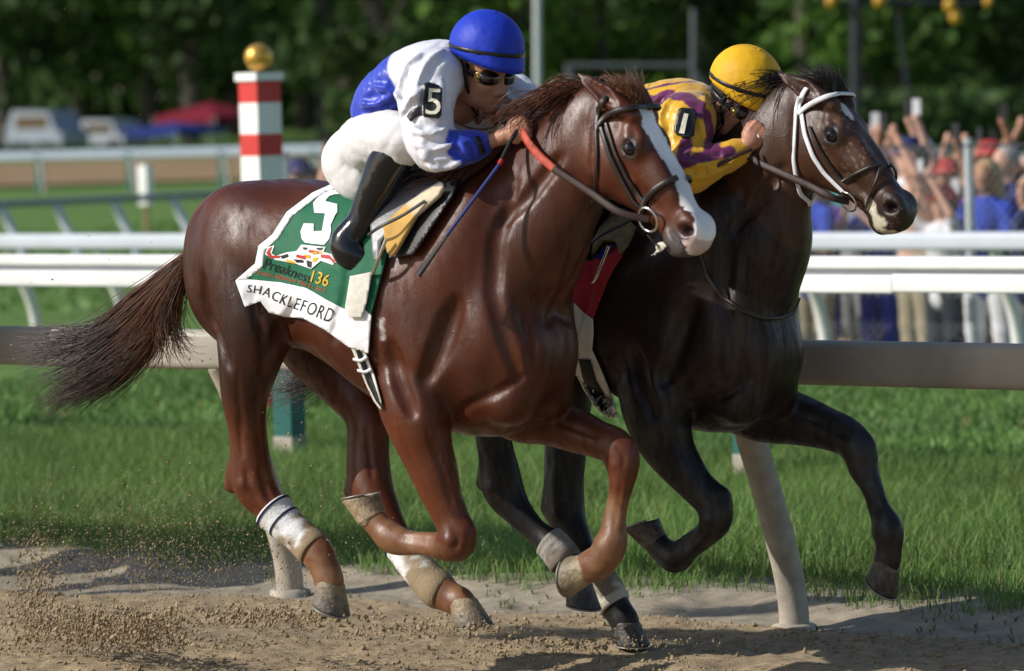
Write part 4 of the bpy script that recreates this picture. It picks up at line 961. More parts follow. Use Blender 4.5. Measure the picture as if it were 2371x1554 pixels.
# ------------------------------------------------------------------ leg bandages
M_WRAP = mat('bandage', (1, 1, 1), .8, .2, var=.08, vscale=60, bump=.35, bscale=120, use_attr=True)
def wrap(label, L, a, b, white, dirt, bands=(), dirty_from=.45):
    P = np.array([p for p, r in L]); Rr = np.array([r for p, r in L]); d = np.r_[0, np.cumsum(np.linalg.norm(np.diff(P, axis=0), axis=1))]
    t0, t1 = np.interp(a, np.arange(len(L)), d), np.interp(b, np.arange(len(L)), d); t = np.linspace(t0, t1, 30)
    Q = np.stack([smooth_interp(t, d, P[:, i]) for i in range(3)], 1); r = smooth_interp(t, d, Rr) * 1.12 + .010 + .0007 * np.sin(np.linspace(0, 24, 30)); r[0] -= .004; r[-1] -= .004
    v, f = tube(Q, r, 26, flat=(1.0, 1.0)); tt = np.r_[np.repeat(np.linspace(0, 1, 30), 26), np.zeros(26), np.ones(26)]; n = fbm(v, 22, 3, 4)
    c = lerp3(np.tile(np.array(white), (len(v), 1)), dirt, sstep(dirty_from - .12, dirty_from + .12, tt + .35 * n))
    o = mk('leg_bandage', v, f, M_WRAP, cols=c); tag(o, label, 'bandage')
    for k in bands:
        i = int(k * 29); i = max(1, min(27, i)); v2, f2 = tube(Q[i:i + 2] , r[i:i + 2] + .0025, 24, flat=(1, 1)); q = mk('blue_band', v2, f2, M_NAVY, o)
    return o
M_NAVY = mat('navy_tape', (.010, .014, .045), .5, .3, var=.1)
W1, DT = (.70, .70, .70), (.27, .205, .125)
wrap('white bandage with two navy bands on the chestnut\'s trailing hind leg', LEG1['hind_right'], 7.3, 9.7, W1, DT, (.04, .30), .62)
wrap('sand covered white bandage on the chestnut\'s leading hind leg', LEG1['hind_left'], 6.9, 9.3, W1, DT, (.06,), .40)
wrap('grey dusty bandage on the dark brown horse\'s trailing hind leg', LEG2['hind_right'], 8.5, 10.2, (.30, .28, .25), (.17, .14, .11), (), .5)
wrap('torn pale bandage on the dark brown horse\'s leading hind leg', LEG2['hind_left'], 8.4, 10.4, (.22, .18, .13), (.50, .46, .38), (), .62)

# ------------------------------------------------------------------ riders
M_SKIN1 = mat('rider_skin', (.42, .20, .125), .5, .4, var=.12, vscale=20, bump=.1, bscale=120, sss=.08)
M_SILK1 = mat('satin_silks', (1, 1, 1), .40, .45, var=.05, vscale=6, use_attr=True, sheen=.2, bump=.45, bscale=26, stretch=(1.6, .6, 1))
M_BREECH = mat('white_breeches', (.60, .59, .585), .7, .3, var=.06, vscale=8, bump=.3, bscale=26)
M_BOOT = mat('black_boot', (.006, .006, .008), .16, .5, var=.1, bump=.06, bscale=40)
M_CAPB = mat('blue_cap', (.010, .035, .42), .55, .3, var=.12, vscale=14, bump=.35, bscale=30); M_CAPY = mat('yellow_cap', (.66, .36, .008), .6, .3, var=.12, vscale=14, bump=.4, bscale=24)
M_BLK = mat('black_rubber', (.008, .008, .009), .35, .4, var=.1); M_LENS = mat('goggle_lens', (.010, .008, .006), .06, .7, var=0)
M_GOLD = mat('gold_vent', (.45, .33, .10), .35, .5, metal=.8, var=.2); M_TAN = mat('goggle_strap', (.20, .07, .03), .6, .3)
M_HAIRP = mat('dark_hair', (.012, .009, .007), .6, .3)

class PHead:
    def __init__(h, C, ef, k=1.0):
        h.C = np.asarray(C, float); h.f = nrm(ef); h.s = nrm(np.cross(h.f, [0, 0, 1.0])); h.u = np.cross(h.s, h.f); h.k = k
    def p(h, f, u, s): return h.C + h.k * (f * h.f + u * h.u + s * h.s)
def build_face(fd, h):
    B = np.array([h.f, h.s, h.u]); k = h.k
    def E(c, r, kk=.01, op='add'): fd.ell(h.p(*c), np.array(r) * k, kk, B, op)
    E((-.005, .045, 0), (.098, .076, .085)); E((.035, -.03, 0), (.062, .062, .085), .03); E((.052, -.088, 0), (.034, .042, .034), .03)
    E((.068, -.108, 0), (.020, .024, .016), .018)                                        # chin
    for g in (-1, 1):
        E((.058, -.022, g * .040), (.032, .026, .022), .02); E((.012, -.06, g * .052), (.045, .016, .04), .03)   # cheeks, jaw
        E((.076, .008, g * .032), (.020, .020, .012), .006, 'sub')                        # eye sockets
        E((.070, .004, g * .032), (.016, .016, .013), .004)
        E((-.008, -.012, g * .076), (.018, .009, .030), .006); E((-.004, -.010, g * .084), (.010, .006, .018), .004, 'sub')   # ears
        E((.098, -.043, g * .011), (.011, .009, .008), .006)
    fd.cone(h.p(.088, .018, 0), h.p(.108, -.034, 0), .009 * k, .012 * k, .012)            # nose
    E((.086, -.070, 0), (.014, .026, .007), .006); E((.082, -.083, 0), (.013, .022, .008), .006)   # lips
    fd.cone(h.p(.094, -.0765, -.02), h.p(.094, -.0765, .02), .0028, .0028, .004, op='sub')
    fd.cone(h.p(-.02, -.05, 0), h.p(-.055, -.14, 0), .052 * k, .056 * k, .03)             # neck
def hand_grip(fd, W, Pm, r=.0095):
    """fist: wrist W, palm centre Pm; the fingers close round the rein"""
    W = np.asarray(W, float); Pm = np.asarray(Pm, float); d = nrm(Pm - W); side = nrm(np.cross(d, [0, 0, 1.0])); up = np.cross(side, d)
    fd.cone(W, Pm - d * .02, .024, .026, .015, 1.0); fd.cone(Pm - d * .02 + up * .02, Pm - d * .02 - up * .02, .022, .021, .014)
    for i, o in enumerate((.030, .011, -.009, -.027)):
        L = (.92, 1.0, .95, .82)[i]; b = Pm + up * o + side * .006
        q1 = b + d * .034 * L; q2 = q1 - side * .030 * L - d * .004; q3 = q2 - d * .026 * L - side * .004
        fd.cone(b, q1, r * 1.1, r, .005); fd.cone(q1, q2, r, r * .95, .003); fd.cone(q2, q3, r * .95, r * .8, .003)
    t0 = Pm - d * .022 + up * .034; t1 = t0 + d * .030 + up * .008 - side * .012; t2 = t1 + d * .02 - side * .022 - up * .006
    fd.cone(t0, t1, r * 1.25, r * 1.1, .006); fd.cone(t1, t2, r * 1.1, r * .85, .003)
def crumple(fd, amp, sc, seed, stretch=(1, 1, 1)):
    m = np.abs(fd.D) < .05; I = np.argwhere(m); P = fd.lo + I * fd.h
    n = fbm(P * np.array(stretch), sc, 3, seed); n2 = 1 - np.abs(vnoise(P * np.array(stretch)[::-1], sc * .8, seed + 9)) * 2
    fd.D[m] += (amp * (n * .6 + n2 * .5)).astype(np.float32)
def folds(fd, amp, sc, seed):
    """long soft folds with sharp valleys"""
    m = np.abs(fd.D) < .05; I = np.argwhere(m); P = fd.lo + I * fd.h; w = .06 * np.stack([fbm(P, 5, 2, seed + 3), fbm(P, 5, 2, seed + 4), fbm(P, 5, 2, seed + 5)], 1); Q = P + w
    a = np.abs(vnoise(Q @ np.array([[1.3, 0, .5], [0, .35, 0], [-.5, 0, 1.3]]), sc, seed)); b = np.abs(vnoise(Q * [1.6, .5, .5], sc, seed + 7))
    fd.D[m] += (amp * (1 - 2.0 * np.minimum(np.sqrt(a + .01), np.sqrt(b + .01)))).astype(np.float32) * .55
def creases(fd, lines, N):
    """cloth folds: a soft ridge beside a sharp valley along pixel lines"""
    for pts, a in lines:
        P = spline(densify([np.array(p, float) for p in pts], 8, False), 16); Q = fd.march(P[:, 0], P[:, 1], 0.0); g = fd.grad(Q, .015)
        tp = np.interp(np.linspace(0, 1, 16), [0, .3, .7, 1], [.2, 1, 1, .2]) * a; T = nrm(np.gradient(Q, axis=0)); sd = nrm(np.cross(T, g))
        for i in range(15):
            if np.linalg.norm(Q[i + 1] - Q[i]) > .05: continue
            r0, r1 = .013 * tp[i] + .003, .013 * tp[i + 1] + .003
            fd.cone(Q[i] + sd[i] * .013 * a - g[i] * r0 * .45, Q[i + 1] + sd[i + 1] * .013 * a - g[i + 1] * r1 * .45, r0, r1, .018)
            fd.cone(Q[i] + g[i] * r0 * .35, Q[i + 1] + g[i + 1] * r1 * .35, r0 * .8, r1 * .8, .012, op='sub')
def helmet(parent, h, mt, cu=.088, r=(.127, .112, .117), peak=.032):
    seg, rings = 48, 16; V = []
    for i in range(rings + 1):
        th = (math.pi * .585) * i / rings
        for j in range(seg):
            a = 2 * math.pi * j / seg; ca, sa = math.cos(a), math.sin(a)
            seam = 1 - .016 * math.exp(-((math.sin(3 * a)) / .07) ** 2) * math.sin(th) + .006 * math.sin(3 * a + .6) * math.sin(5 * th)
            rr = math.sin(th) * seam; w = max(0, (i - rings + 3) / 3)
            f = r[0] * rr * ca + peak * w * max(0, ca) ** 1.5; s = r[1] * rr * sa; u = r[2] * math.cos(th) - .014 * w * max(0, ca)
            V.append(h.p(f, u + cu, s))
    Fc = [[i * seg + j, (i + 1) * seg + j, (i + 1) * seg + (j + 1) % seg, i * seg + (j + 1) % seg] for i in range(rings) for j in range(seg)]
    o = mk('helmet', np.array(V), Fc, mt, parent); solidify(o, .006, -1)
    P = [];
    for j in range(49):
        a = 2 * math.pi * j / 48; th = math.pi * .505; P.append(h.p((r[0] + .004) * math.sin(th) * math.cos(a) + .004 * max(0, math.cos(a)), r[2] * math.cos(th) + cu - .004 + .018 * math.cos(a), (r[1] + .004) * math.sin(th) * math.sin(a)))
    upn = nrm(np.array(P) - h.p(0, cu, 0)); v, f = tube(P, 1.0, 8, cap=False, flat=(.0085, .0025), up=upn); mk('helmet_band', v, f, M_BLK, o)
    v, f = uvsphere(h.p(0, cu + r[2] + .002, 0), (.012, .012, .006), 12, 6); mk('cap_button', v, f, mt, o)
    return o
def goggles(parent, h):
    g_ = bpy.data.objects.new('goggles', None)
    fg = Field(h.C - .2, h.C + .2, .004); B = np.array([h.f, h.s, h.u])
    for g in (-1, 1): fg.ell(h.p(.074, .006, g * .036), np.array((.032, .040, .026)) * h.k, .012, B)
    fg.cone(h.p(.070, .008, -.05), h.p(.070, .008, .05), .018, .018, .02)
    v, f = fg.mesh(1); o = mk('goggles', v, f, M_LENS, parent)
    for g in (-1, 1):
        c = h.p(.062, .006, g * .074); th = np.linspace(0, 6.283, 17); ax = nrm(h.s * g + h.f * .35); a = nrm(np.cross(ax, h.u)); b = np.cross(a, ax)
        v, f = tube(c + .013 * (np.cos(th)[:, None] * a + np.sin(th)[:, None] * b), .004, 6, cap=False); mk('vent', v, f, M_GOLD, o)
        v, f = uvsphere(c, (.011, .011, .011), 10, 6); mk('vent', v, f, M_GOLD, o)
        v, f = tube(spline([h.p(.055, .008, g * .074), h.p(.0, .012, g * .088), h.p(-.06, .02, g * .078), h.p(-.105, .03, 0)], 14), 1, 8, flat=(.010, .002), up=np.array([h.s * g + .01 * h.u] * 14)); mk('strap', v, f, M_BLK, o)
    return o
def chinstrap(parent, h):
    for g in (-1, 1):
        v, f = tube(spline([h.p(.0, .05, g * .095), h.p(.018, -.01, g * .088), h.p(.03, -.07, g * .064), h.p(.035, -.128, g * .02), h.p(.035, -.131, 0)], 16), 1, 8, flat=(.009, .0025), up=np.array([h.s * g] * 16)); mk('chin_strap', v, f, M_BLK, parent)

def jockey(N, S, label, skin, silkcols, capm):
    base = Pn(*S['base'], N); R = root('person', base, label, 'person')
    def mirror(q): p, r = q; p = p.copy(); p[1] = 2 * N - p[1]; return p, r
    T = [J(N, *q) for q in S['torso']]; AN = [J(N, *q) for q in S['arm']]; FN = [J(N, *q) for q in S['fore']]
    AF = [J(N, *q) for q in S['arm_far']] if 'arm_far' in S else [mirror(q) for q in AN]; FF = [J(N, *q) for q in S['fore_far']] if 'fore_far' in S else [mirror(q) for q in FN]
    TH_ = [J(N, *q) for q in S['thigh']]; SH = [J(N, *q) for q in S['shin']]; FT = [J(N, *q) for q in S['foot']]; BT = [J(N, *q) for q in S['butt']]; HM = [J(N, *q) for q in S['ham']]
    pts = np.array([p for L in (T, AN, FN, AF, FF, TH_, SH, FT, BT) for p, r in L]); lo, hi = pts.min(0) - .2, pts.max(0) + .2; lo[1] = N - .46; hi[1] = N + .46
    h = PHead(Pn(*S['head'], N - S.get('headv', 0)), S['look'])
    hi[2] = max(hi[2], h.C[2] + .25); hi[0] = max(hi[0], h.C[0] + .2)
    # body: one continuous figure under the clothes
    fb = Field(lo, hi, .0070)
    sc = lambda L, k=.86: [(p, r * k) for p, r in L]
    fb.chain(sc(T), .03, 1.4); 
    for L in (AN, FN, AF, FF): fb.chain(sc(L, .8), .02)
    for L in (TH_, SH): fb.chain(sc(L, .72), .02); fb.chain(sc([mirror(q) for q in L], .72), .02)
    fb.chain(sc(BT), .03, 1.4)
    fb.cone(T[-1][0], h.p(-.05, -.12, 0), .05, .05, .03); build_face(fb, h)
    Wn, Hn = Pn(S['wrist'][0], S['wrist'][1], N - S['wrist'][2]), Pn(S['hand'][0], S['hand'][1], N - S['hand'][2])
    fb.cone(FN[-1][0], Wn, .026, .022, .012); hand_grip(fb, Wn, Hn)
    if 'wrist_far' in S: Wf, Hf = Pn(S['wrist_far'][0], S['wrist_far'][1], N - S['wrist_far'][2]), Pn(S['hand_far'][0], S['hand_far'][1], N - S['hand_far'][2])
    else: Wf, Hf = Wn.copy(), Hn.copy(); Wf[1] = 2 * N - Wn[1]; Hf[1] = 2 * N - Hn[1]
    fb.cone(FF[-1][0], Wf, .026, .022, .012); hand_grip(fb, Wf, Hf)
    V, Fc = fb.mesh(1); mk('body', V, Fc, skin, R)
    # silks
    fj = Field(lo, hi, .0065); fj.chain(T, .04, 1.42)
    for L in (AN, AF): fj.chain([(T[-2][0] * .35 + L[0][0] * .65, L[0][1])] + L, .05)
    for L in (FN, FF): fj.chain(L, .03)
    fj.cone(T[-1][0], h.p(-.055, -.115, 0), .058, .056, .03)
    folds(fj, .008, 7, 4); creases(fj, S.get('folds_top', []), N); folds(fj, .004, 22, 8)
    V, Fc = fj.mesh(1); mk('silks', V, Fc, M_SILK1, R, cols=silkcols(V, fj))
    fbr = Field(lo, hi, .0080); fbr.chain(BT, .05, 1.45); 
    for L in (TH_, HM): fbr.chain(L, .05); fbr.chain([mirror(q) for q in L], .05)
    fbr.chain(sc(SH[:2], .92), .03); fbr.chain(sc([mirror(q) for q in SH[:2]], .92), .03)
    folds(fbr, .012, 7, 5); folds(fbr, .005, 20, 9); V, Fc = fbr.mesh(1); mk('breeches', V, Fc, M_BREECH, R)
    for mr in (False, True):
        q = [mirror(x) for x in SH] if mr else SH; w = [mirror(x) for x in FT] if mr else FT
        fo = Field(lo, hi, .0070); fo.chain(q, .02); fo.chain(w, .03); crumple(fo, .0010, 30, 7); V, Fc = fo.mesh(1); mk('boot', V, Fc, M_BOOT, R)
    helmet(R, h, capm); goggles(R, h); chinstrap(R, h)
    fh = Field(h.C - .2, h.C + .2, .006); B = np.array([h.f, h.s, h.u]); fh.ell(h.p(-.025, .035, 0), (.092, .080, .085), .01, B)
    V, Fc = fh.mesh(1); mk('hair', V, Fc, M_HAIRP, R)
    return R, fj, h, Wn, Hn

BLUE, SWHITE = np.array([.014, .04, .42]), np.array([.66, .66, .71])
def silk1(V, fj):
    c = np.tile(SWHITE, (len(V), 1)); a, b = Pn(868, 268, N1), Pn(1030, 165, N1); t = (V - a) @ (b - a) / ((b - a) @ (b - a))
    arm = np.minimum(near_px(V, N1, [(1000, 185, .2), (985, 245, .24), (995, 320, .26), (1060, 345, .2)]), near_px(V, N1, [(1100, 175, -.2), (1175, 215, -.24), (1225, 245, -.2)]))
    ad = near_px(V, N1, [(1002, 182, .18), (988, 245, .23), (995, 320, .26), (1060, 345, .2)]); c = lerp3(c, BLUE, sstep(.71, .68, t + .03 * (ad < 1)) * sstep(.075, .085, ad))
    cf = sstep(.095, .085, near_px(V, N1, [(1078, 342, .185), (1130, 330, .11)])) * sstep(-.004, .004, V[:, 0] - Pn(1048, 345, N1 - .21)[0] - .25 * (V[:, 2] - Pn(1060, 345, N1 - .2)[2])); c = lerp3(c, BLUE, cf)
    return c
J1 = dict(base=(840, 440), torso=[(872, 262, 0, 46), (908, 220, 0, 54), (965, 182, 0, 60), (1030, 163, 0, 60), (1062, 172, 0, 46)],
          arm=[(1002, 182, .16, 50), (988, 240, .21, 44), (994, 315, .24, 43), (1010, 354, .245, 36)], fore=[(1010, 352, .245, 37), (1062, 346, .20, 34), (1116, 334, .13, 27)],
          arm_far=[(1105, 178, -.17, 46), (1170, 215, -.22, 44), (1222, 245, -.21, 35)], fore_far=[(1222, 245, -.21, 35), (1240, 262, -.15, 30), (1250, 278, -.10, 25)],
          wrist=(1165, 317, .11), hand=(1203, 302, .10), wrist_far=(1258, 284, -.09), hand_far=(1272, 290, -.07),
          thigh=[(828, 342, .10, 58), (880, 324, .17, 52), (926, 322, .21, 42), (938, 332, .215, 36)], shin=[(925, 348, .215, 40), (902, 375, .22, 43), (876, 430, .23, 39), (848, 490, .24, 31), (838, 520, .245, 28)],
          foot=[(838, 520, .245, 30), (812, 562, .27, 33), (800, 580, .275, 30)], butt=[(848, 312, 0, 50), (818, 352, 0, 50)], ham=[(805, 372, .09, 52), (822, 408, .11, 38), (842, 430, .13, 22)],
          head=(1115, 168), look=(.93, -.12, -.33))
J1['folds_top'] = [([(1035, 120), (1000, 150), (980, 200), (972, 250)], 1), ([(985, 125), (948, 160), (932, 215), (938, 262)], 1.1), ([(1000, 205), (965, 232), (938, 265)], .8), ([(1030, 190), (1032, 235), (1022, 285)], .8), ([(955, 285), (990, 300), (1030, 290)], .9),
    ([(958, 320), (1000, 335), (1045, 325)], 1), ([(970, 350), (1010, 362), (1060, 352)], 1), ([(985, 378), (1030, 378), (1070, 362)], .8), ([(838, 232), (872, 226), (908, 205)], .9), ([(835, 262), (875, 255), (915, 240)], .8), ([(870, 190), (905, 195), (925, 215)], .7), ([(1170, 205), (1195, 225), (1215, 250)], .8), ([(1075, 330), (1090, 350), (1095, 365)], .6)]
J1['foot'] = [(838, 522, .245, 29), (800, 566, .275, 28), (815, 590, .27, 28), (862, 604, .23, 22)]
PR1, fj1, ph1, wn1, hn1 = jockey(N1, J1, 'jockey in blue cap and white and blue silks crouched over the chestnut', M_SKIN1, silk1, M_CAPB)
YEL, PUR = np.array([.66, .36, .012]), np.array([.115, .010, .075])
def silk2(V, fj):
    c = np.tile(YEL, (len(V), 1))
    def st(pts, w):
        P = densify([p[:2] for p in pts], 8, False); Q = fj.march(P[:, 0], P[:, 1], 0.0); d = np.full(len(V), 9.0)
        for q in Q: d = np.minimum(d, np.linalg.norm(V - q, axis=1))
        return sstep(w + .002, w - .003, d)
    for pts, w in (([(1500, 236), (1545, 220), (1590, 222), (1625, 250), (1645, 300), (1650, 360)], .030), ([(1470, 215), (1530, 198), (1580, 190), (1640, 186)], .010), ([(1580, 378), (1620, 366), (1660, 356), (1690, 350)], .022), ([(1590, 330), (1582, 362)], .025)): c = lerp3(c, PUR, st(pts, w))
    return c
J2 = dict(base=(1360, 440), torso=[(1395, 345, 0, 50), (1450, 300, 0, 60), (1520, 268, 0, 64), (1590, 258, 0, 64), (1632, 268, 0, 46)],
          arm=[(1592, 282, .17, 50), (1578, 340, .21, 47), (1592, 388, .23, 41), (1602, 395, .23, 38)], fore=[(1600, 392, .23, 38), (1655, 374, .19, 32), (1718, 348, .125, 25)],
          wrist=(1733, 335, .115), hand=(1752, 312, .10), thigh=[(1345, 370, .10, 60), (1395, 350, .17, 56), (1440, 350, .21, 45), (1450, 360, .215, 39)],
          shin=[(1436, 375, .215, 39), (1414, 400, .22, 42), (1390, 452, .23, 38), (1364, 510, .24, 30), (1354, 540, .245, 27)], foot=[(1354, 542, .245, 28), (1318, 584, .275, 27), (1332, 606, .27, 27), (1376, 620, .23, 21)],
          butt=[(1365, 345, 0, 54), (1335, 388, 0, 50)], ham=[(1325, 398, .09, 50), (1340, 432, .11, 36), (1360, 452, .13, 22)], head=(1706, 240), look=(.85, -.10, -.50))
J2['folds_top'] = [([(1640, 230), (1630, 280), (1640, 340)], .8), ([(1560, 225), (1540, 270), (1548, 330)], .9), ([(1600, 330), (1575, 350), (1570, 390)], .8), ([(1590, 365), (1630, 372), (1670, 360)], .9), ([(1600, 400), (1640, 395), (1690, 368)], .9), ([(1530, 230), (1510, 260), (1515, 300)], .7)]
PR2, fj2, ph2, wn2, hn2 = jockey(N2, J2, 'jockey in yellow cap and yellow and purple silks crouched over the dark horse', M_SKIN1, silk2, M_CAPY)
# arm numbers
M_PLATE = mat('number_plate', (.012, .013, .014), .35, .4, var=.2); M_CREAM = mat('cream_numeral', (.68, .64, .50), .5, .3, var=.1)
AR1 = root('arm_number', Pn(1000, 235, N1 - .28), 'black armband tag with cream 5 on the jockey\'s white sleeve', 'number tag')
sheet('plate', fj1, [(981, 196), (992, 191), (1016, 198), (1024, 206), (1022, 268), (1016, 275), (982, 272), (976, 262)], M_PLATE, AR1, .010, 6, .005)
print_text('numeral', fj1, '5', [(985, 264), (1019, 266)], None, 60, M_CREAM, AR1, .0195)
strap('band', fj1, [(946, 276), (958, 262), (978, 254)], .03, M_PLATE, AR1, .006, .003)
AR2 = root('arm_number', Pn(1585, 285, N2 - .28), 'scuffed dark armband tag with cream 1 on the yellow sleeve', 'number tag')
sheet('plate', fj2, [(1572, 254), (1580, 250), (1608, 254), (1614, 262), (1606, 315), (1598, 320), (1568, 314), (1560, 304)], M_PLATE, AR2, .010, 6, .005)
sheet('numeral', fj2, [(1584, 262), (1594, 264), (1584, 310), (1572, 308)], M_CREAM, AR2, .0195, 6)
# wrist bands, stirrups, whip, spare goggles
for nm, fj_, px in (('1', fj1, [(1104, 316), (1112, 334), (1118, 356)]),): strap('wrist_band', fj_, px, .022, M_BLK, PR1, .004, .002)
for sg, ROO, N, dx, dy in ((1, SD1, N1, 0, 0), (-1, SD1, N1, 0, 0), (1, SD2, N2, 515, 18), (-1, SD2, N2, 515, 18)):
    def q(px, py, v): p = Pn(px + dx, py + dy, N - v); p[1] = N + sg * (p[1] - N); return p
    v, f = tube(spline([q(895, 552, .33), (q(884, 580, .33)), q(872, 610, .325), q(862, 634, .31), q(846, 640, .29), q(828, 632, .29)], 16), .006, 8); st = mk('stirrup', v, f, M_STEEL, ROO)
    ribbon3('stirrup_leather', [q(985, 465, .27), q(930, 500, .31), q(875, 528, .34), q(852, 545, .33)], .012, .003, M_SADB, ROO, up=(0, -sg, .2))
M_WHIPB = mat('whip_blue', (.015, .03, .16), .4, .4); M_WHIPK = mat('whip_black', (.012, .012, .014), .6, .3); M_WHIPR = mat('whip_red', (.5, .03, .03), .5, .3)
WH = root('riding_whip', hn1, 'thin blue riding whip with black flap held down the chestnut\'s shoulder', 'whip')
wa = Pn(1282, 214, N1 - .02); wb = hn1 + np.array([0, -.012, 0]); wc = Pn(1156, 381, N1 - .20); wd = Pn(1035, 545, N1 - .35); we = Pn(968, 638, N1 - .40)
v, f = tube(spline([wa, wb, wc], 12), np.interp(np.linspace(0, 1, 12), [0, .08, 1], [.011, .009, .0065]), 10); mk('handle', v, f, M_WHIPK, WH)
v, f = tube([wc + nrm(wb - wc) * .018, wc], .0075, 10); mk('red_ferrule', v, f, M_WHIPR, WH)
v, f = tube(spline([wc, .5 * (wc + wd), wd], 10), .0058, 10); mk('shaft', v, f, M_WHIPB, WH)
v, f = tube(spline([wd, .5 * (wd + we), we], 10), np.linspace(.0065, .013, 10), 10, flat=(1.0, .5), up=np.array([0, -1, .3])); mk('flap', v, f, M_WHIPK, WH)
GG = root('spare_goggles', ph1.p(.02, -.17, 0), 'spare goggles hanging under the blue capped jockey\'s chin', 'goggles')
for c, rr in (((1035, 258, .12), .030), ((1108, 268, .06), .034), ((1148, 274, .0), .030)):
    p = Pn(c[0], c[1], N1 - c[2]); th = np.linspace(0, 6.283, 21); a = np.array([.7, -.5, 0]); b = np.array([.15, 0, .98])
    v, f = tube(p + rr * (np.cos(th)[:, None] * a + np.sin(th)[:, None] * b * .7), .006, 8, cap=False); mk('frame', v, f, M_TAN, GG)
    v, f = uvsphere(p, (rr * .7, .008, rr * .5), 12, 8); mk('lens', v, f, M_LENS, GG)
v, f = tube(spline([Pn(1022, 238, N1 - .13), Pn(1060, 285, N1 - .11), Pn(1110, 300, N1 - .06), Pn(1165, 280, N1 + .02), Pn(1168, 255, N1 + .05)], 20), .004, 6); mk('strap', v, f, M_TAN, GG)
print('riders', time.time() - T0)

# ------------------------------------------------------------------ the ground
BANK = .012
UE0, UE1 = Pz(0, 1390, 0)[0], Pz(620, 1390, 0)[0]
def edge(u): return np.interp(u, [UE0 - 3, UE0, UE1, UE1 + 1.5], [11.75, 11.90, 12.33, 12.43])
def zdirt(u, n):
    P = np.stack([u, n], -1)
    z = BANK * (12.43 - n) + .012 * fbm(P, 1.3, 2, 31) + .010 * fbm(P, 6, 2, 32) + .0075 * np.abs(fbm(P, 22, 3, 33)) + .003 * fbm(P, 75, 2, 34)
    e = edge(u) + .05 * fbm(P, 2.5, 3, 35); return z - .07 * sstep(-.05, .06, n - e)
def grid_mesh(us, ns, zf):
    U, Nn = np.meshgrid(us, ns, indexing='ij'); Z = zf(U, Nn); V = np.stack([U, Nn, Z], -1).reshape(-1, 3); a, b = len(us), len(ns)
    i = (np.arange(a - 1)[:, None] * b + np.arange(b - 1)[None]).ravel(); return V, np.stack([i, i + b, i + b + 1, i + 1], 1)
def dirt_mat(name, c1, c2, sc=14.0, bump=.6, wet=None):
    m, N, Lk, P = new_mat(name); P.inputs['Roughness'].default_value = .9; P.inputs['Specular IOR Level'].default_value = .2
    tc = N.new('ShaderNodeTexCoord'); n1 = N.new('ShaderNodeTexNoise'); n1.inputs['Scale'].default_value = sc; n1.inputs['Detail'].default_value = 8; n1.inputs['Roughness'].default_value = .65
    Lk.new(tc.outputs['Object'], n1.inputs[0]); cr = N.new('ShaderNodeValToRGB'); cr.color_ramp.elements[0].position = .36; cr.color_ramp.elements[1].position = .64
    cr.color_ramp.elements[0].color = (*c1, 1); cr.color_ramp.elements[1].color = (*c2, 1); Lk.new(n1.outputs[0], cr.inputs[0]); Lk.new(cr.outputs[0], P.inputs['Base Color'])
    n2 = N.new('ShaderNodeTexNoise'); n2.inputs['Scale'].default_value = 130; n2.inputs['Detail'].default_value = 6; Lk.new(tc.outputs['Object'], n2.inputs[0])
    b = N.new('ShaderNodeBump'); b.inputs['Strength'].default_value = bump; b.inputs['Distance'].default_value = .006; Lk.new(n2.outputs[0], b.inputs['Height']); Lk.new(b.outputs[0], P.inputs['Normal'])
    return m
M_DIRT = dirt_mat('track_dirt', (.235, .175, .105), (.37, .285, .175))
M_SAND = dirt_mat('pale_sand', (.21, .18, .135), (.35, .30, .22), 9.0, .6)
M_TURF = dirt_mat('turf_soil', (.07, .135, .028), (.12, .21, .045), 3.0, .8)
M_FAR = dirt_mat('far_dirt', (.22, .145, .075), (.29, .20, .11), .3, .3)
U0, U1 = -14.6, -4.6
V, Fc = grid_mesh(np.arange(U0, U1, .0165), np.arange(9.35, 12.46, .0165), zdirt)
tag(mk('dirt_track', V, Fc, M_DIRT, base=(-9, 10.5, 0)), kind='structure')
us = np.r_[np.linspace(-160, U0 + .05, 60), np.linspace(U1 - .05, 120, 60)]
V, Fc = grid_mesh(np.linspace(-160, 120, 141), np.r_[np.linspace(-25, 12.3, 60)], lambda u, n: BANK * (12.43 - np.maximum(n, 2)) - .03 + 0 * u)
tag(mk('dirt_track', V, Fc, M_DIRT, base=(-9, 0, 0)), kind='structure')
def zsand(u, n):
    P = np.stack([u, n], -1); e = .10 * fbm(P * [1, .0], 1.7, 3, 41)
    return -.006 + BANK * np.maximum(12.43 - n, 0) + .06 * sstep(12.55, 12.9, n + e) + .008 * fbm(P, 4, 3, 42) + .004 * fbm(P, 25, 3, 43) - .07 * sstep(.02, -.12, n - edge(u))
V, Fc = grid_mesh(np.arange(U0, U1, .024), np.arange(11.62, 13.32, .024), zsand); tag(mk('sand_verge', V, Fc, M_SAND, base=(-9, 12.6, 0)), kind='structure')
V, Fc = grid_mesh(np.linspace(-160, 120, 141), np.array([12.28, 12.5, 12.9, 13.3]), lambda u, n: -.02 + .06 * sstep(12.6, 13.0, n)); tag(mk('sand_verge', V, Fc, M_SAND, base=(-9, 12.6, -.02)), kind='structure')
UC = Pn(560, 500, 25)[0]
def zturf(u, n):
    P = np.stack([u, n], -1); return -.40 * sstep(24.5, 25.2, n) * sstep(40, 34, n) * sstep(UC - 1, UC, u) + .052 + .012 * fbm(P, .8, 3, 51) * sstep(13.2, 14, n) + .0 * u
ns = np.r_[np.arange(13.1, 26, .12), np.geomspace(26, 700, 70)]
V, Fc = grid_mesh(np.r_[np.linspace(-700, -32, 60), np.arange(-32, 8, .3), np.linspace(8, 700, 60)], ns, zturf); tag(mk('ground', V, Fc, M_TURF, base=(0, 20, 0)), kind='structure')

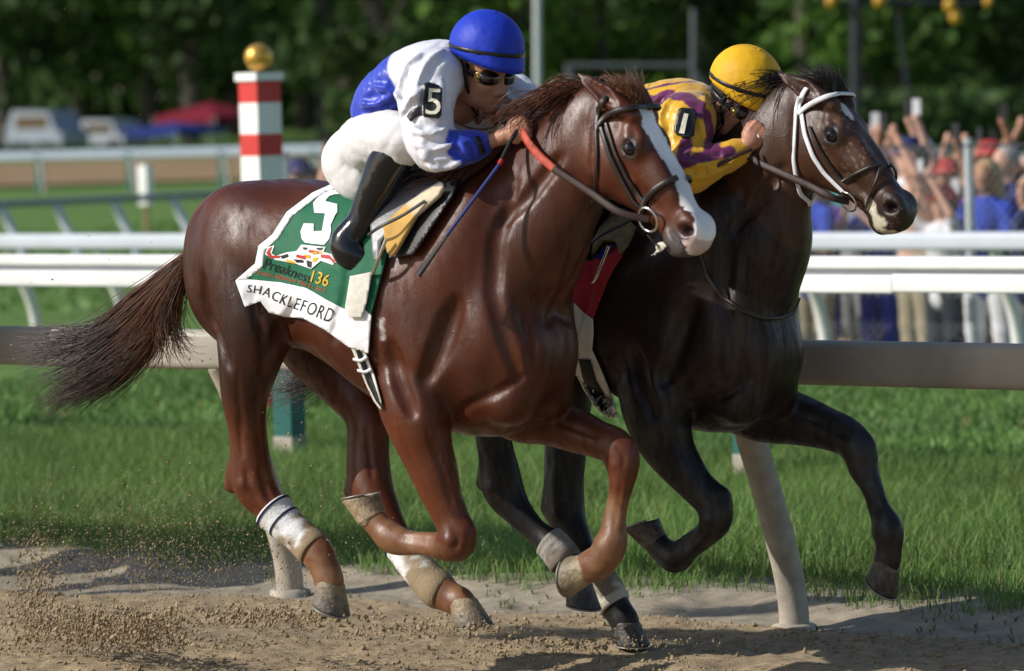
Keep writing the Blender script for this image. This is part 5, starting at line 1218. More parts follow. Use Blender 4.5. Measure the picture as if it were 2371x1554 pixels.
# --- grass
def grass_mat():
    m, N, Lk, P = new_mat('grass_blades'); P.inputs['Roughness'].default_value = .5; P.inputs['Specular IOR Level'].default_value = .25
    a = N.new('ShaderNodeAttribute'); a.attribute_name = 'Col'; Lk.new(a.outputs['Color'], P.inputs['Base Color'])
    tr = N.new('ShaderNodeBsdfTranslucent'); Lk.new(a.outputs['Color'], tr.inputs[0]); mx = N.new('ShaderNodeMixShader'); mx.inputs[0].default_value = .35
    Lk.new(P.outputs[0], mx.inputs[1]); Lk.new(tr.outputs[0], mx.inputs[2]); Lk.new(mx.outputs[0], N['Material Output'].inputs[0]); return m
M_GRASS = grass_mat()
def blades(name, roots, hgt, wid, lean, seed, c0, c1, dry=.08):
    rg = np.random.default_rng(seed); n = len(roots); az = rg.uniform(0, 2 * math.pi, n); d = np.stack([np.cos(az), np.sin(az), 0 * az], 1)
    fa = rg.uniform(0, 2 * math.pi, n); w = np.stack([np.cos(fa), np.sin(fa), 0 * fa], 1) * (wid * rg.uniform(.6, 1.3, n))[:, None] / 2
    h = hgt * rg.uniform(.55, 1.25, n); ln = lean * rg.uniform(.2, 1.4, n) * h; up = np.array([0, 0, 1.0])
    p0 = roots; p1 = roots + up * (h * .55)[:, None] + d * (ln * .3)[:, None]; p2 = roots + up * (h * .95)[:, None] + d * ln[:, None]
    V = np.stack([p0 - w, p0 + w, p1 - w * .8, p1 + w * .8, p2], 1).reshape(-1, 3); b = np.arange(n)[:, None] * 5
    F3 = np.concatenate([b + [0, 1, 3], b + [0, 3, 2], b + [2, 3, 4]], 1).reshape(-1, 3)
    k = rg.uniform(0, 1, (n, 1)); C = np.array(c0) * (1 - k) + np.array(c1) * k; dr = rg.uniform(0, 1, n) < dry; C[dr] = np.array([.24, .22, .09]) * rg.uniform(.6, 1.1, (dr.sum(), 1))
    pt = .75 + .5 * (fbm(roots, 1.3, 2, seed + 1)[:, None] * .5 + .5); C = C * pt; C = np.repeat(C, 5, 0)
    return tag(mk(name, V, F3, M_GRASS, cols=C, base=(-9, roots[:, 1].min(), 0), smooth=True), kind='stuff')
def scatter(n, u0, u1, n0, n1, seed):
    rg = np.random.default_rng(seed); return np.stack([rg.uniform(u0, u1, n), rg.uniform(n0, n1, n), np.zeros(n)], 1)
R_ = scatter(135000, U0 - 2.6, U1, 12.62, 17.6, 61)
e = .13 * fbm(R_[:, :2] * [1, 0], 1.7, 3, 41) + .06 * vnoise(R_[:, :2], 7, 5); keep = R_[:, 1] + e * 1.2 > 12.80; R_ = R_[keep]
dn = fbm(R_[:, :2], 2.2, 3, 63); R_ = R_[(dn > -.75) | (rng.uniform(0, 1, len(R_)) < .5)]
R_[:, 2] = np.where(R_[:, 1] < 13.25, zsand(R_[:, 0], R_[:, 1]), zturf(R_[:, 0], R_[:, 1])) - .004
hh = np.interp(R_[:, 1], [12.7, 13.0, 13.5, 17.6], [.05, .10, .135, .12]) * (1 + .35 * fbm(R_[:, :2], 1.1, 2, 64))
g1 = blades('grass', R_, hh, .0050, .60, 62, (.085, .165, .034), (.20, .31, .085), .08)
R_ = scatter(62000, -21, -3, 17.4, 27.5, 65); R_[:, 2] = zturf(R_[:, 0], R_[:, 1]) - .004
g2 = blades('grass', R_, np.full(len(R_), .07), .017, .7, 66, (.08, .165, .04), (.15, .255, .07), .03)
R_ = scatter(26000, -46, 2, 27.3, 62, 67); R_[:, 2] = zturf(R_[:, 0], R_[:, 1]) - .01
g3 = blades('grass', R_, np.full(len(R_), .09), .07, .8, 68, (.085, .17, .04), (.15, .25, .07), .02)
# weeds sprouting on the sand
R_ = scatter(420, U0, U1, 12.40, 12.75, 70); R_ = R_[fbm(R_[:, :2], 3, 2, 71) > .1]; R_[:, 2] = zsand(R_[:, 0], R_[:, 1])
blades('weeds', np.repeat(R_, 4, 0), np.full(len(R_) * 4, .028), .005, 1.0, 72, (.07, .14, .02), (.14, .22, .05))

# --- clods on the track, and dirt thrown up behind the hind legs
def clods(name, P, rad, seed, mt=None, small=False):
    rg = np.random.default_rng(seed); t = (1 + 5 ** .5) / 2
    ico = nrm(np.array([(-1, t, 0), (1, t, 0), (-1, -t, 0), (1, -t, 0), (0, -1, t), (0, 1, t), (0, -1, -t), (0, 1, -t), (t, 0, -1), (t, 0, 1), (-t, 0, -1), (-t, 0, 1)]))
    fi = np.array([[0, 11, 5], [0, 5, 1], [0, 1, 7], [0, 7, 10], [0, 10, 11], [1, 5, 9], [5, 11, 4], [11, 10, 2], [10, 7, 6], [7, 1, 8], [3, 9, 4], [3, 4, 2], [3, 2, 6], [3, 6, 8], [3, 8, 9], [4, 9, 5], [2, 4, 11], [6, 2, 10], [8, 6, 7], [9, 8, 1]])
    if small:
        ico = np.array([(1, 0, 0), (-1, 0, 0), (0, 1, 0), (0, -1, 0), (0, 0, 1), (0, 0, -1.0)]); fi = np.array([[0, 2, 4], [2, 1, 4], [1, 3, 4], [3, 0, 4], [2, 0, 5], [1, 2, 5], [3, 1, 5], [0, 3, 5]])
    n = len(P); m_ = len(ico); sh = 1 + rg.normal(0, .28, (n, m_, 1)); an = rg.uniform(.55, 1.35, (n, 1, 3)); V = P[:, None] + (ico[None] * sh + rg.normal(0, .18, (n, m_, 3))) * an * rad[:, None, None]
    Fc = (fi[None] + np.arange(n)[:, None, None] * m_).reshape(-1, 3); return tag(mk(name, V.reshape(-1, 3), Fc, mt or M_DIRT, smooth=True, base=(-9, 10.5, 0)), kind='stuff')
P = scatter(48000, U0, U1, 9.35, 12.44, 81); P = P[fbm(P[:, :2], 3.0, 3, 82) + rng.uniform(-.7, .7, len(P)) > -.1]; P = P[P[:, 1] < edge(P[:, 0]) + .05]; P[:, 2] = zdirt(P[:, 0], P[:, 1]); rad = np.clip(rng.lognormal(math.log(.0042), .5, len(P)), .002, .0125)
P[:, 2] += rad * .25; clods('loose_dirt', P, rad, 83, small=True)
def at_px(cx, cy, sx, sy, n, nn, sn, seed):
    rg = np.random.default_rng(seed); x, y = rg.normal(cx, sx, n), rg.normal(cy, sy, n); q = rg.normal(nn, sn, n)
    return np.array([Pn(a, b, c) for a, b, c in zip(x, y, q)])
def above(P): return P[P[:, 2] > zdirt(P[:, 0], np.minimum(P[:, 1], 12.4)) + .002]
bits = [at_px(85, 1390, 40, 75, 900, 10.75, .10, 1), at_px(100, 1250, 60, 90, 500, 10.8, .15, 2), at_px(330, 1300, 45, 80, 800, 10.9, .15, 3), at_px(300, 1270, 200, 90, 2600, 11.0, .25, 4), at_px(470, 1200, 180, 120, 1800, 11.0, .25, 5),
        at_px(620, 1080, 160, 130, 700, 11.0, .3, 6), at_px(250, 700, 220, 260, 260, 10.8, .4, 7), at_px(280, 1330, 230, 60, 4000, 11.0, .3, 8), at_px(470, 1290, 260, 90, 3500, 11.1, .3, 9), at_px(90, 1330, 35, 90, 1500, 10.75, .08, 10)]
bits = above(np.concatenate(bits)); rad = np.clip(rng.lognormal(math.log(.0016), .5, len(bits)), .0007, .006); clods('flying_dirt', bits, rad, 84, small=True)
cl_ = above(np.concatenate([at_px(200, 1450, 90, 24, 2600, 10.35, .12, 11), at_px(350, 1458, 45, 22, 1500, 10.35, .10, 12), at_px(85, 1390, 26, 60, 900, 10.5, .1, 13), at_px(640, 1428, 90, 12, 900, 10.6, .1, 14), at_px(1010, 1455, 120, 10, 400, 10.6, .1, 15), at_px(1380, 1490, 120, 10, 300, 11.3, .1, 16)]))
rad = np.clip(rng.lognormal(math.log(.0034), .55, len(cl_)), .0014, .0105); clods('flying_dirt', cl_, rad, 85, small=True)
print('ground', time.time() - T0)

# ------------------------------------------------------------------ rails
M_RAIL1 = mat('weathered_rail', (.32, .29, .235), .5, .4, var=.22, vscale=3, bump=.08, bscale=60)
M_POST1 = mat('dusty_post', (.36, .32, .26), .7, .3, var=.22, vscale=14, bump=.15, bscale=90)
M_WHITE = mat('white_paint', (.74, .74, .72), .45, .4, var=.12, vscale=2.5, bump=.05, bscale=40)
M_GREENP = mat('green_post', (.010, .10, .085), .5, .4, var=.2, vscale=12)
M_GREYW = mat('greyed_white_rail', (.48, .52, .57), .5, .4, var=.06, vscale=3)
def prism(A, B, prof):
    """extrude profile (side, up) offsets from A to B"""
    A = np.asarray(A, float); B = np.asarray(B, float); t = B - A; sd = nrm(np.cross(nrm(t), [0, 0, 1.0])); n = len(prof)
    V = np.array([p + sd * a + np.array([0, 0, b]) for p in (A, B) for a, b in prof]); Fc = [[j, (j + 1) % n, n + (j + 1) % n, n + j] for j in range(n)] + [[2 * n + j for j in range(n)][::-1], [3 * n + j for j in range(n)]]
    return np.concatenate([V, V]), Fc
def rounded(w, h, r, k=4):
    P = []
    for cx, cy, a0 in ((w / 2 - r, h / 2 - r, 0), (-w / 2 + r, h / 2 - r, 90), (-w / 2 + r, -h / 2 + r, 180), (w / 2 - r, -h / 2 + r, 270)):
        for i in range(k + 1): a = math.radians(a0 + 90 * i / k); P.append((cx + r * math.cos(a), cy + r * math.sin(a)))
    return P
def gooseneck(parent, base, top, r, mt, bend=.22):
    base = np.asarray(base, float); top = np.asarray(top, float); h = top[2] - base[2]; L = top - base
    P = [base, base + [0, 0, h * bend * .5], base + L * [.05, .05, 0] + [0, 0, h * bend], base + L * [.22, .22, 0] + [0, 0, h * (bend + .18)], base + L * [.6, .6, 0] + [0, 0, h * .72], base + L * [.86, .86, 0] + [0, 0, h * .92], top]
    v, f = tube(spline(P, 20), r, 14); return mk('post', v, f, mt, parent)
# inner rail beside the track
NR = 12.03
zt = np.mean([Pn(x, y, NR)[2] for x, y in ((0, 755.4), (230, 759.6), (1960, 786.6), (2371, 796.8))]); zb = np.mean([Pn(x, y, NR)[2] for x, y in ((0, 843.5), (400, 852.7), (1960, 893.6), (2371, 904))])
print('rail1', zt, zb)
RA = root('track_rail', (-9, 12.43, 0), 'cream metal running rail on curved posts beside the dirt track', 'rail')
H_ = zt - zb; v, f = prism((-26, NR, (zt + zb) / 2), (2, NR, (zt + zb) / 2), rounded(.075, H_, .03)); mk('rail', v, f, M_RAIL1, RA)
ub = Pz(1825, 1458, 0.0)[0]
for k in range(-6, 4):
    u = ub + 2.46 * k; gooseneck(RA, (u, 12.43, -.06), (u, NR + .02, zb + .03), .056, M_POST1)
    v, f = tube([(u, 12.43, -.03), (u, 12.43, .012), (u, 12.43, .02)], [.085, .083, .06], 16); mk('post_collar', v, f, M_POST1, RA)
# white turf rail on green posts
b1, b2 = Pz(690, 1060, .05), Pz(1712, 1112, .05); NT = (b1[1] + b2[1]) / 2; print('rail2 n', b1, b2)
zt = np.mean([Pn(x, y, NT)[2] for x, y in ((0, 583), (400, 585), (1960, 603), (2371, 599))]); zb = np.mean([Pn(x, y, NT)[2] for x, y in ((0, 657), (350, 661), (1960, 687), (2371, 683))])
RB = root('turf_rail', (-12, NT, .05), 'white two board turf course rail on green posts', 'rail'); hT = zt - zb
v, f = prism((-36, NT, zt - hT * .17), (6, NT, zt - hT * .17), rounded(.10, hT * .34, .012)); mk('top_board', v, f, M_WHITE, RB)
v, f = prism((-36, NT + .02, zt - hT * .42), (6, NT + .02, zt - hT * .42), rounded(.05, hT * .2, .008)); mk('web', v, f, M_GREYW, RB)
for q0, q1, dz in ((-36, Pn(2074, 640, NT)[0], 0), (Pn(2074, 640, NT)[0] + .004, 6, .006)):
    v, f = prism((q0, NT - .012, zb + hT * .25 + dz), (q1, NT - .012, zb + hT * .25 + dz), rounded(.06, hT * .5, .012)); mk('lower_board', v, f, M_WHITE, RB)
for k in range(-3, 4):
    u = b1[0] + (b2[0] - b1[0]) * k; v, f = prism((u, NT + .02, .03), (u, NT + .021, .03), [(-.065, 0), (.065, 0), (.065, 0), (-.065, 0)])
    v, f = boxm((u - .062, NT - .04, .17), (u + .062, NT + .08, zb + .03)); p = mk('post', v, f, M_GREENP, RB, smooth=False)
    v, f = boxm((u - .066, NT - .044, .0), (u + .066, NT + .084, .175)); mk('white_foot', v, f, M_POST1, p, smooth=False)
# further white rail with curved legs
N3 = 24.3; zt = np.mean([Pn(x, y, N3)[2] for x, y in ((0, 541), (420, 543), (2000, 538), (2371, 536))]); zb = np.mean([Pn(x, y, N3)[2] for x, y in ((0, 577), (420, 579), (2000, 580), (2371, 580))]); print('rail3', zt, zb)
RC = root('spectator_rail', (-16, N3, .05), 'pale blurred rail on white curved posts in front of the crowd', 'rail')
v, f = prism((-60, N3, (zt + zb) / 2), (12, N3, (zt + zb) / 2), rounded(.10, zt - zb, .03)); mk('rail', v, f, M_GREYW, RC)
for x, y in ((-120, 650), (78, 745), (285, 725), (500, 740), (720, 745), (940, 750), (1400, 760), (1905, 780), (2352, 780), (2800, 800)):
    u = Pn(x, y, N3 + .3)[0]; gooseneck(RC, (u, N3 + .33, 0), (u, N3 + .02, zb + .03), .045, M_WHITE, .3)
M_DULL = mat('dull_grey_rail', (.20, .24, .25), .6, .3); M_DULL2 = mat('dull_blue_rail', (.36, .42, .50), .6, .3)
# diagonal rail and far rail on the infield
def far_rail(name, label, A, B, hb, posts, mt, pm, leg=None, r=.05, hgt=.9):
    A = np.asarray(A); B = np.asarray(B); o = root(name, (A[0], A[1], 0), label, 'rail'); v, f = prism(A, B, rounded(.10, hb, .03)); mk('rail', v, f, mt, o)
    for t in posts:
        p = A + (B - A) * t; g = np.array([p[0], p[1], .0])
        if leg: 
            v, f = boxm(g - [r, r, 0], np.array([p[0] + r, p[1] + r, p[2]])); mk('post', v, f, pm, o, smooth=False)
            v, f = tube([p + [.25, -.2, -.1], g + [.55, -.4, 0]], r * .8, 8); mk('brace', v, f, leg, o)
        else: gooseneck(o, g + [.28, .1, 0], p + [0, 0, -.03], r, pm, .3)
    return o
A, B = Pz(-60, 476, .92), Pz(900, 432, .92); far_rail('paddock_rail', 'grey topped rail slanting across the infield grass', A, B, .085, [np.linalg.norm(Pz(x, np.interp(x, [-60, 900], [476, 432]), .92) - A) / np.linalg.norm(B - A) for x in (2, 128, 262, 400, 535, 670, 800)], M_DULL, M_GREYW, r=.05)
A, B = Pz(-80, 364, .92), Pz(900, 342, .92); far_rail('backstretch_rail', 'distant pale rail on green posts beyond the infield', A, B, .20, [np.linalg.norm(Pz(x, np.interp(x, [-80, 900], [364, 342]), .92) - A) / np.linalg.norm(B - A) for x in (90, 300, 515, 730)], M_DULL2, M_GREENP, leg=M_RAIL1, r=.07)
q = [Pz(-200, 436, .12), Pz(1000, 402, .12), Pz(1000, 350, .12), Pz(-200, 384, .12)]; tag(mk('far_track', np.array(q), [[0, 1, 2, 3]], M_FAR), kind='structure')
m_ = root('marker_post', Pz(342, 575, .05), 'short white marker post on a thin stake in the infield grass', 'marker'); c = Pz(342, 565, .05)
v, f = boxm(c + [-.075, -.075, .55], c + [.075, .075, 1.12]); mk('board', v, f, M_WHITE, m_, smooth=False); v, f = tube([c - [0, 0, .05], c + [0, 0, .56]], .03, 8); mk('stake', v, f, mat('stake_wood', (.3, .16, .08), .8), m_)

# ------------------------------------------------------------------ finish post
M_REDS = mat('red_paint', (.52, .035, .03), .45, .4, var=.06); M_BALL = mat('gilt_ball', (.62, .36, .07), .38, .5, metal=.75, var=.12, vscale=8)
FPY = 26.0; c = Py(604, 300, FPY); sc = FPX / FPY; wv = 97 / sc / 2
FP = root('finish_post', (c[0], c[1], .05), 'red and white striped square post with gold ball on top', 'post')
def zpx(y): return Py(604, y, FPY)[2]
# square column turned so that two faces show
ang = math.radians(38 + 41); ux = np.array([math.cos(ang), math.sin(ang), 0]); uy = np.array([-math.sin(ang), math.cos(ang), 0]); hw = wv / 1.40
def col(z0, z1, h, name, mt):
    cn = [np.array([c[0], c[1], 0]) + ux * a * h + uy * b * h for a, b in ((-1, -1), (1, -1), (1, 1), (-1, 1))]; V = np.array([p + [0, 0, z] for z in (z0, z1) for p in cn])
    return mk(name, V, [[0, 3, 2, 1], [4, 5, 6, 7], [0, 1, 5, 4], [1, 2, 6, 5], [2, 3, 7, 6], [3, 0, 4, 7]], mt, FP, smooth=False)
ys = [187, 238, 310, 361, 432, 483, 555, 606, 680]; 
for i in range(len(ys) - 1): col(zpx(ys[i + 1]), zpx(ys[i]), hw, 'red_band' if i % 2 == 0 else 'white_band', M_REDS if i % 2 == 0 else M_WHITE)
col(.04, zpx(680), hw, 'red_band', M_REDS); col(zpx(187), zpx(168), hw * 1.17, 'cap', M_WHITE)
v, f = uvsphere((c[0], c[1], zpx(133)), np.full(3, 33 / sc), 28, 18); mk('ball', v, f, M_BALL, FP)
print('rails', time.time() - T0)

# ------------------------------------------------------------------ far background
def leaf_mat(name, c, tr=.3):
    m, N, Lk, P = new_mat(name); P.inputs['Roughness'].default_value = .6; P.inputs['Specular IOR Level'].default_value = .2
    g = N.new('ShaderNodeNewGeometry'); r = N.new('ShaderNodeValToRGB'); Lk.new(g.outputs['Random Per Island'], r.inputs[0])
    r.color_ramp.elements[0].color = (c[0] * .5, c[1] * .55, c[2] * .6, 1); r.color_ramp.elements[1].color = (c[0] * 1.6, c[1] * 1.5, c[2] * 1.2, 1); Lk.new(r.outputs[0], P.inputs['Base Color'])
    t = N.new('ShaderNodeBsdfTranslucent'); Lk.new(r.outputs[0], t.inputs[0]); mx = N.new('ShaderNodeMixShader'); mx.inputs[0].default_value = tr
    Lk.new(P.outputs[0], mx.inputs[1]); Lk.new(t.outputs[0], mx.inputs[2]); Lk.new(mx.outputs[0], N['Material Output'].inputs[0]); return m
M_LEAF = [leaf_mat('leaves_dark', (.034, .070, .019)), leaf_mat('leaves_mid', (.050, .108, .023)), leaf_mat('leaves_light', (.075, .155, .028))]
M_BARK = mat('bark', (.10, .085, .07), .9, .2, var=.3, bump=.5, bscale=8)
def leaf_cards(C, size, rg):
    n = len(C); a = nrm(rg.normal(size=(n, 3))); b = nrm(np.cross(a, rg.normal(size=(n, 3)))); s = size * rg.uniform(.5, 1.3, (n, 1))
    V = np.stack([C - a * s, C - b * s * .6, C + a * s, C + b * s * .6], 1).reshape(-1, 3); return V, np.arange(n * 4).reshape(-1, 4)
def make_tree(seed, H, lobes, nleaf, low):
    rg = np.random.default_rng(seed); cs = []; L = []
    for i in range(lobes):
        t = rg.uniform(0, 1); ang = rg.uniform(0, 6.28); rad = rg.uniform(.5, 3.2) * math.sin(math.pi * (.15 + .75 * t)); c = np.array([math.cos(ang) * rad, math.sin(ang) * rad, low + 1 + (H - low - 1.5) * t]); r = rg.uniform(1.0, 2.0); L.append((c, r))
        k = int(nleaf / lobes); d = nrm(rg.normal(size=(k, 3))); cs.append(c + d * (r * rg.uniform(.45, 1.05, (k, 1)) ** .6) * [1, 1, .8])
    V, Fc = leaf_cards(np.concatenate(cs), .26, rg)
    parts = [tube(spline([(0, 0, -.3), (.1, 0, H * .3), (.0, .1, H * .6), (.1, 0, H * .9)], 10), np.linspace(.32, .06, 10), 9)]
    for c, r in L[::2]: z0 = min(c[2] * .6, H * .7); parts.append(tube(spline([(0.05, 0, z0), c * [.5, .5, 0] + [0, 0, (z0 + c[2]) / 2], c], 7), np.linspace(.10, .02, 7), 6))
    tv, tf = join(parts); return (V, Fc), (tv, tf)
PROTO = [make_tree(100 + i, H, 22, 3000, low) for i, (H, low) in enumerate(((15, 1.2), (18, 1.8), (13, .8), (17, 1.4)))]
PM = []
for i, ((V, Fc), (tv, tf)) in enumerate(PROTO):
    mc = mesh_data('crown', V, Fc, True); mt_ = mesh_data('trunk', tv, tf, True); mt_.materials.append(M_BARK); PM.append((mc, mt_))
def tree(px, Y, proto, leaf, sc, rot, label):
    p = Py(px, 400, Y); o = root('tree', (p[0], p[1], 0), label, 'tree', 'trees beyond the track'); o.rotation_euler = (0, 0, rot); o.scale = (sc, sc, sc)
    for nm, me in zip(('crown', 'trunk'), PM[proto]):
        c = bpy.data.objects.new(nm, me); COL.objects.link(c); c.parent = o
        if nm == 'crown':
            if not me.materials: me.materials.append(None)
            c.material_slots[0].link = 'OBJECT'; c.material_slots[0].material = M_LEAF[leaf]
rt = random.Random(5); TL = ['dark leafy tree in the wood behind the track', 'mid green leafy tree in the wood behind the track', 'light green leafy tree in the wood behind the track']
for row, (Y, k) in enumerate(((196, 9), (218, 10), (245, 11), (275, 11))):
    for i in range(k):
        px = -250 + 2900 * (i + .5 * (row % 2) + rt.uniform(-.25, .25)) / (k - .5); lf = rt.choices((0, 1, 2), ((2, 3, 2), (3, 3, 2), (4, 2, 1), (4, 1, 0))[row])[0]; pr = rt.randrange(4); ts = rt.uniform(1.3, 1.85)
        tree(px, Y + rt.uniform(-6, 6), pr, lf, ts, rt.uniform(0, 6.28), f"{('large', 'middling', 'small')[0 if ts > 1.66 else 1 if ts > 1.48 else 2]} {('broad', 'tall', 'low spreading', 'upright')[pr]} {('dark green', 'mid green', 'light green')[lf]} tree {('at the front of the wood', 'just behind the front trees', 'deep in the wood', 'at the back of the wood')[row]}")
for i in range(8):
    px = 930 + 1680 * (i + rt.uniform(-.2, .2)) / 7; lf = rt.choices((0, 1, 2), (3, 3, 1))[0]; pr = i % 4; ts = rt.uniform(.8, 1.1)
    tree(px, 126 + rt.uniform(-5, 5), pr, lf, ts, rt.uniform(0, 6.28), f"{('broad', 'tall', 'low spreading', 'upright')[pr]} {('dark green', 'mid green', 'light green')[lf]} tree standing close behind the {('far crowd edge', 'crowd', 'grey pole', 'steel frame', 'yellow capped rider', 'lantern mast', 'guy pole', 'fence end')[i]}")
rg = np.random.default_rng(9); C = np.array([Py(rg.uniform(-3200, 5600), rg.uniform(-420, 380), rg.uniform(296, 312)) for _ in range(36000)]); C = C[C[:, 2] > 0]
V, Fc = leaf_cards(C, 1.25, rg); tag(mk('woodland', V, Fc, M_LEAF[0]), kind='stuff')
rg = np.random.default_rng(10); C = np.array([Py(rg.uniform(-200, 2600), rg.uniform(340, 388), rg.uniform(166, 174)) for _ in range(6000)]); C = C[(C[:, 2] > 0)]
V, Fc = leaf_cards(C, .34, rg); C2 = np.array([Py(rg.uniform(760, 2700), rg.uniform(215, 335), rg.uniform(112, 118)) for _ in range(7000)]); C2 = C2[C2[:, 2] > 0]; V2, F2 = leaf_cards(C2, .26, rg); tag(mk('hedge', V2, F2, M_LEAF[0]), kind='stuff'); tag(mk('hedge', V, Fc, M_LEAF[0]), kind='stuff')

M_GREYP = mat('galvanised', (.42, .45, .47), .45, .5, metal=.3, var=.1); M_DARKP = mat('dark_mast', (.012, .016, .022), .5, .4); M_YELL = mat('yellow_lantern', (.45, .25, .015), .4, .4)
def pole(name, label, px, ytop, ybot, Y, wpx, mt, cat='pole', px2=None):
    a = Py(px if px2 is None else px2, ybot, Y); a[2] = 0; b = Py(px, ytop, Y); r = wpx / (FPX / Y) / 2; o = root(name, a, label, cat); v, f = tube([a, a * .5 + b * .5, b], [r * 1.1, r, r], 12); mk('shaft', v, f, mt, o)
    v, f = tube([a, a + [0, 0, .08]], r * 2.2, 12); mk('base_plate', v, f, mt, o); return o
lp = pole('lamp_pole', 'slim grey metal pole rising behind the blue capped rider', 1243, -300, 420, 62, 18, M_GREYP)
v, f = boxm(Py(1243, -300, 62) - [.5, .1, .05], Py(1243, -300, 62) + [.5, .1, .08]); mk('lamp_head', v, f, M_GREYP, lp, smooth=False)
ms = pole('lantern_mast', 'dark mast with yellow lanterns on its crossarm above the crowd', 1981, -60, 420, 70, 26, M_DARKP, 'mast')
v, f = tube([Py(1900, 6, 70), Py(2310, 6, 70)], .05, 8); mk('crossarm', v, f, M_DARKP, ms)
for x, y, k in ((1925, 2, 1), (2036, 2, 1), (2200, 12, 1.1), (2212, 40, 1.0), (2288, 4, .8)): v, f = uvsphere(Py(x, y, 69.9), np.array([.10, .10, .12]) * k, 14, 10); mk('lantern', v, f, M_YELL, ms)
pole('guy_pole', 'thin dark pole leaning beside the lantern mast', 2078, 30, 300, 69, 9, M_DARKP, 'pole', 2132)
M_DGREY = mat('dark_grey_steel', (.09, .10, .11), .6, .3)
gt = root('scaffold_frame', np.array([*Py(1460, 300, 80)[:2], 0]), 'grey steel frame with crossbar standing before the trees', 'frame')
for x0, y0, x1, y1, w in ((1310, 152, 1610, 152, 12), (1606, 20, 1606, 330, 14), (1312, 150, 1330, 330, 10), (1318, 160, 1350, 240, 14), (1600, 150, 1650, 240, 14), (1465, 152, 1465, 330, 8)):
    v, f = tube([Py(x0, y0, 80), Py(x1, y1, 80)], w / (FPX / 80) / 2, 8); mk('strut', v, f, M_DGREY, gt)
def tent(label, px, ytop, yeave, ybot, wpx, Y, mt):
    c = Py(px, ybot, Y); w = wpx / (FPX / Y) / 2; z1 = Py(px, yeave, Y)[2]; z2 = Py(px, ytop, Y)[2]; o = root('canopy_tent', (c[0], c[1], 0), label, 'tent'); c = np.array([c[0], c[1], 0])
    B = [c + [a * w, b * w, z1] for a, b in ((-1, -1), (1, -1), (1, 1), (-1, 1))]; V = np.array(B + [b - [0, 0, .28] for b in B] + [c + [0, 0, z2]])
    mk('roof', V, [[0, 1, 8], [1, 2, 8], [2, 3, 8], [3, 0, 8], [0, 4, 5, 1], [1, 5, 6, 2], [2, 6, 7, 3], [3, 7, 4, 0]], mt, o, smooth=False)
    for b in B: v, f = tube([b, b * [1, 1, 0]], .03, 8); mk('leg', v, f, M_GREYP, o)
M_TRED = mat('red_canvas', (.16, .010, .022), .8, .2); M_TBLU = mat('blue_canvas', (.014, .03, .16), .8, .2)
tent('dark red canopy tent among the trees beyond the finish post', 492, 236, 268, 352, 190, 184, M_TRED)
tent('blue canopy tent among the trees beyond the far rail', 405, 282, 300, 354, 165, 180, M_TBLU)
def vehicle(name, label, px, ybot, Y, L, H, colr, cat):
    m = mat(name + '_paint', colr, .3, .5, coat=.4); c = Py(px, ybot, Y); c[2] = 0; o = root(name, c, label, cat)
    prof = [(-.5, .18), (.5, .18), (.5, .48), (.40, .55), (.28, .95), (-.36, 1.0), (-.48, .6)]; V = np.array([c + [x * L, s * .85, z * H] for s in (-1, 1) for x, z in prof]); n = len(prof)
    b = mk('body', V, [list(range(n))[::-1], [n + i for i in range(n)]] + [[i, (i + 1) % n, n + (i + 1) % n, n + i] for i in range(n)], m, o, smooth=False)
    for s in (-1, 1):
        v, f = boxm(c + [-.30 * L, s * .86 - .01, .60 * H], c + [.26 * L, s * .86 + .01, .86 * H]); mk('window', v, f, M_LENS, o, smooth=False)
        for x in (-.32, .32): p = c + [x * L, s * .80, .32]; v, f = tube([p - [0, .1, 0], p + [0, .1, 0]], .32, 18); mk('wheel', v, f, M_BLK, o)
vehicle('parked_van', 'pale silver van parked under the trees beyond the rail', 110, 352, 178, 3.4, 2.0, (.20, .24, .30), 'van')
vehicle('parked_car', 'white car parked under the trees near the blue tent', 262, 352, 182, 2.8, 1.5, (.26, .29, .34), 'car')
print('far', time.time() - T0)

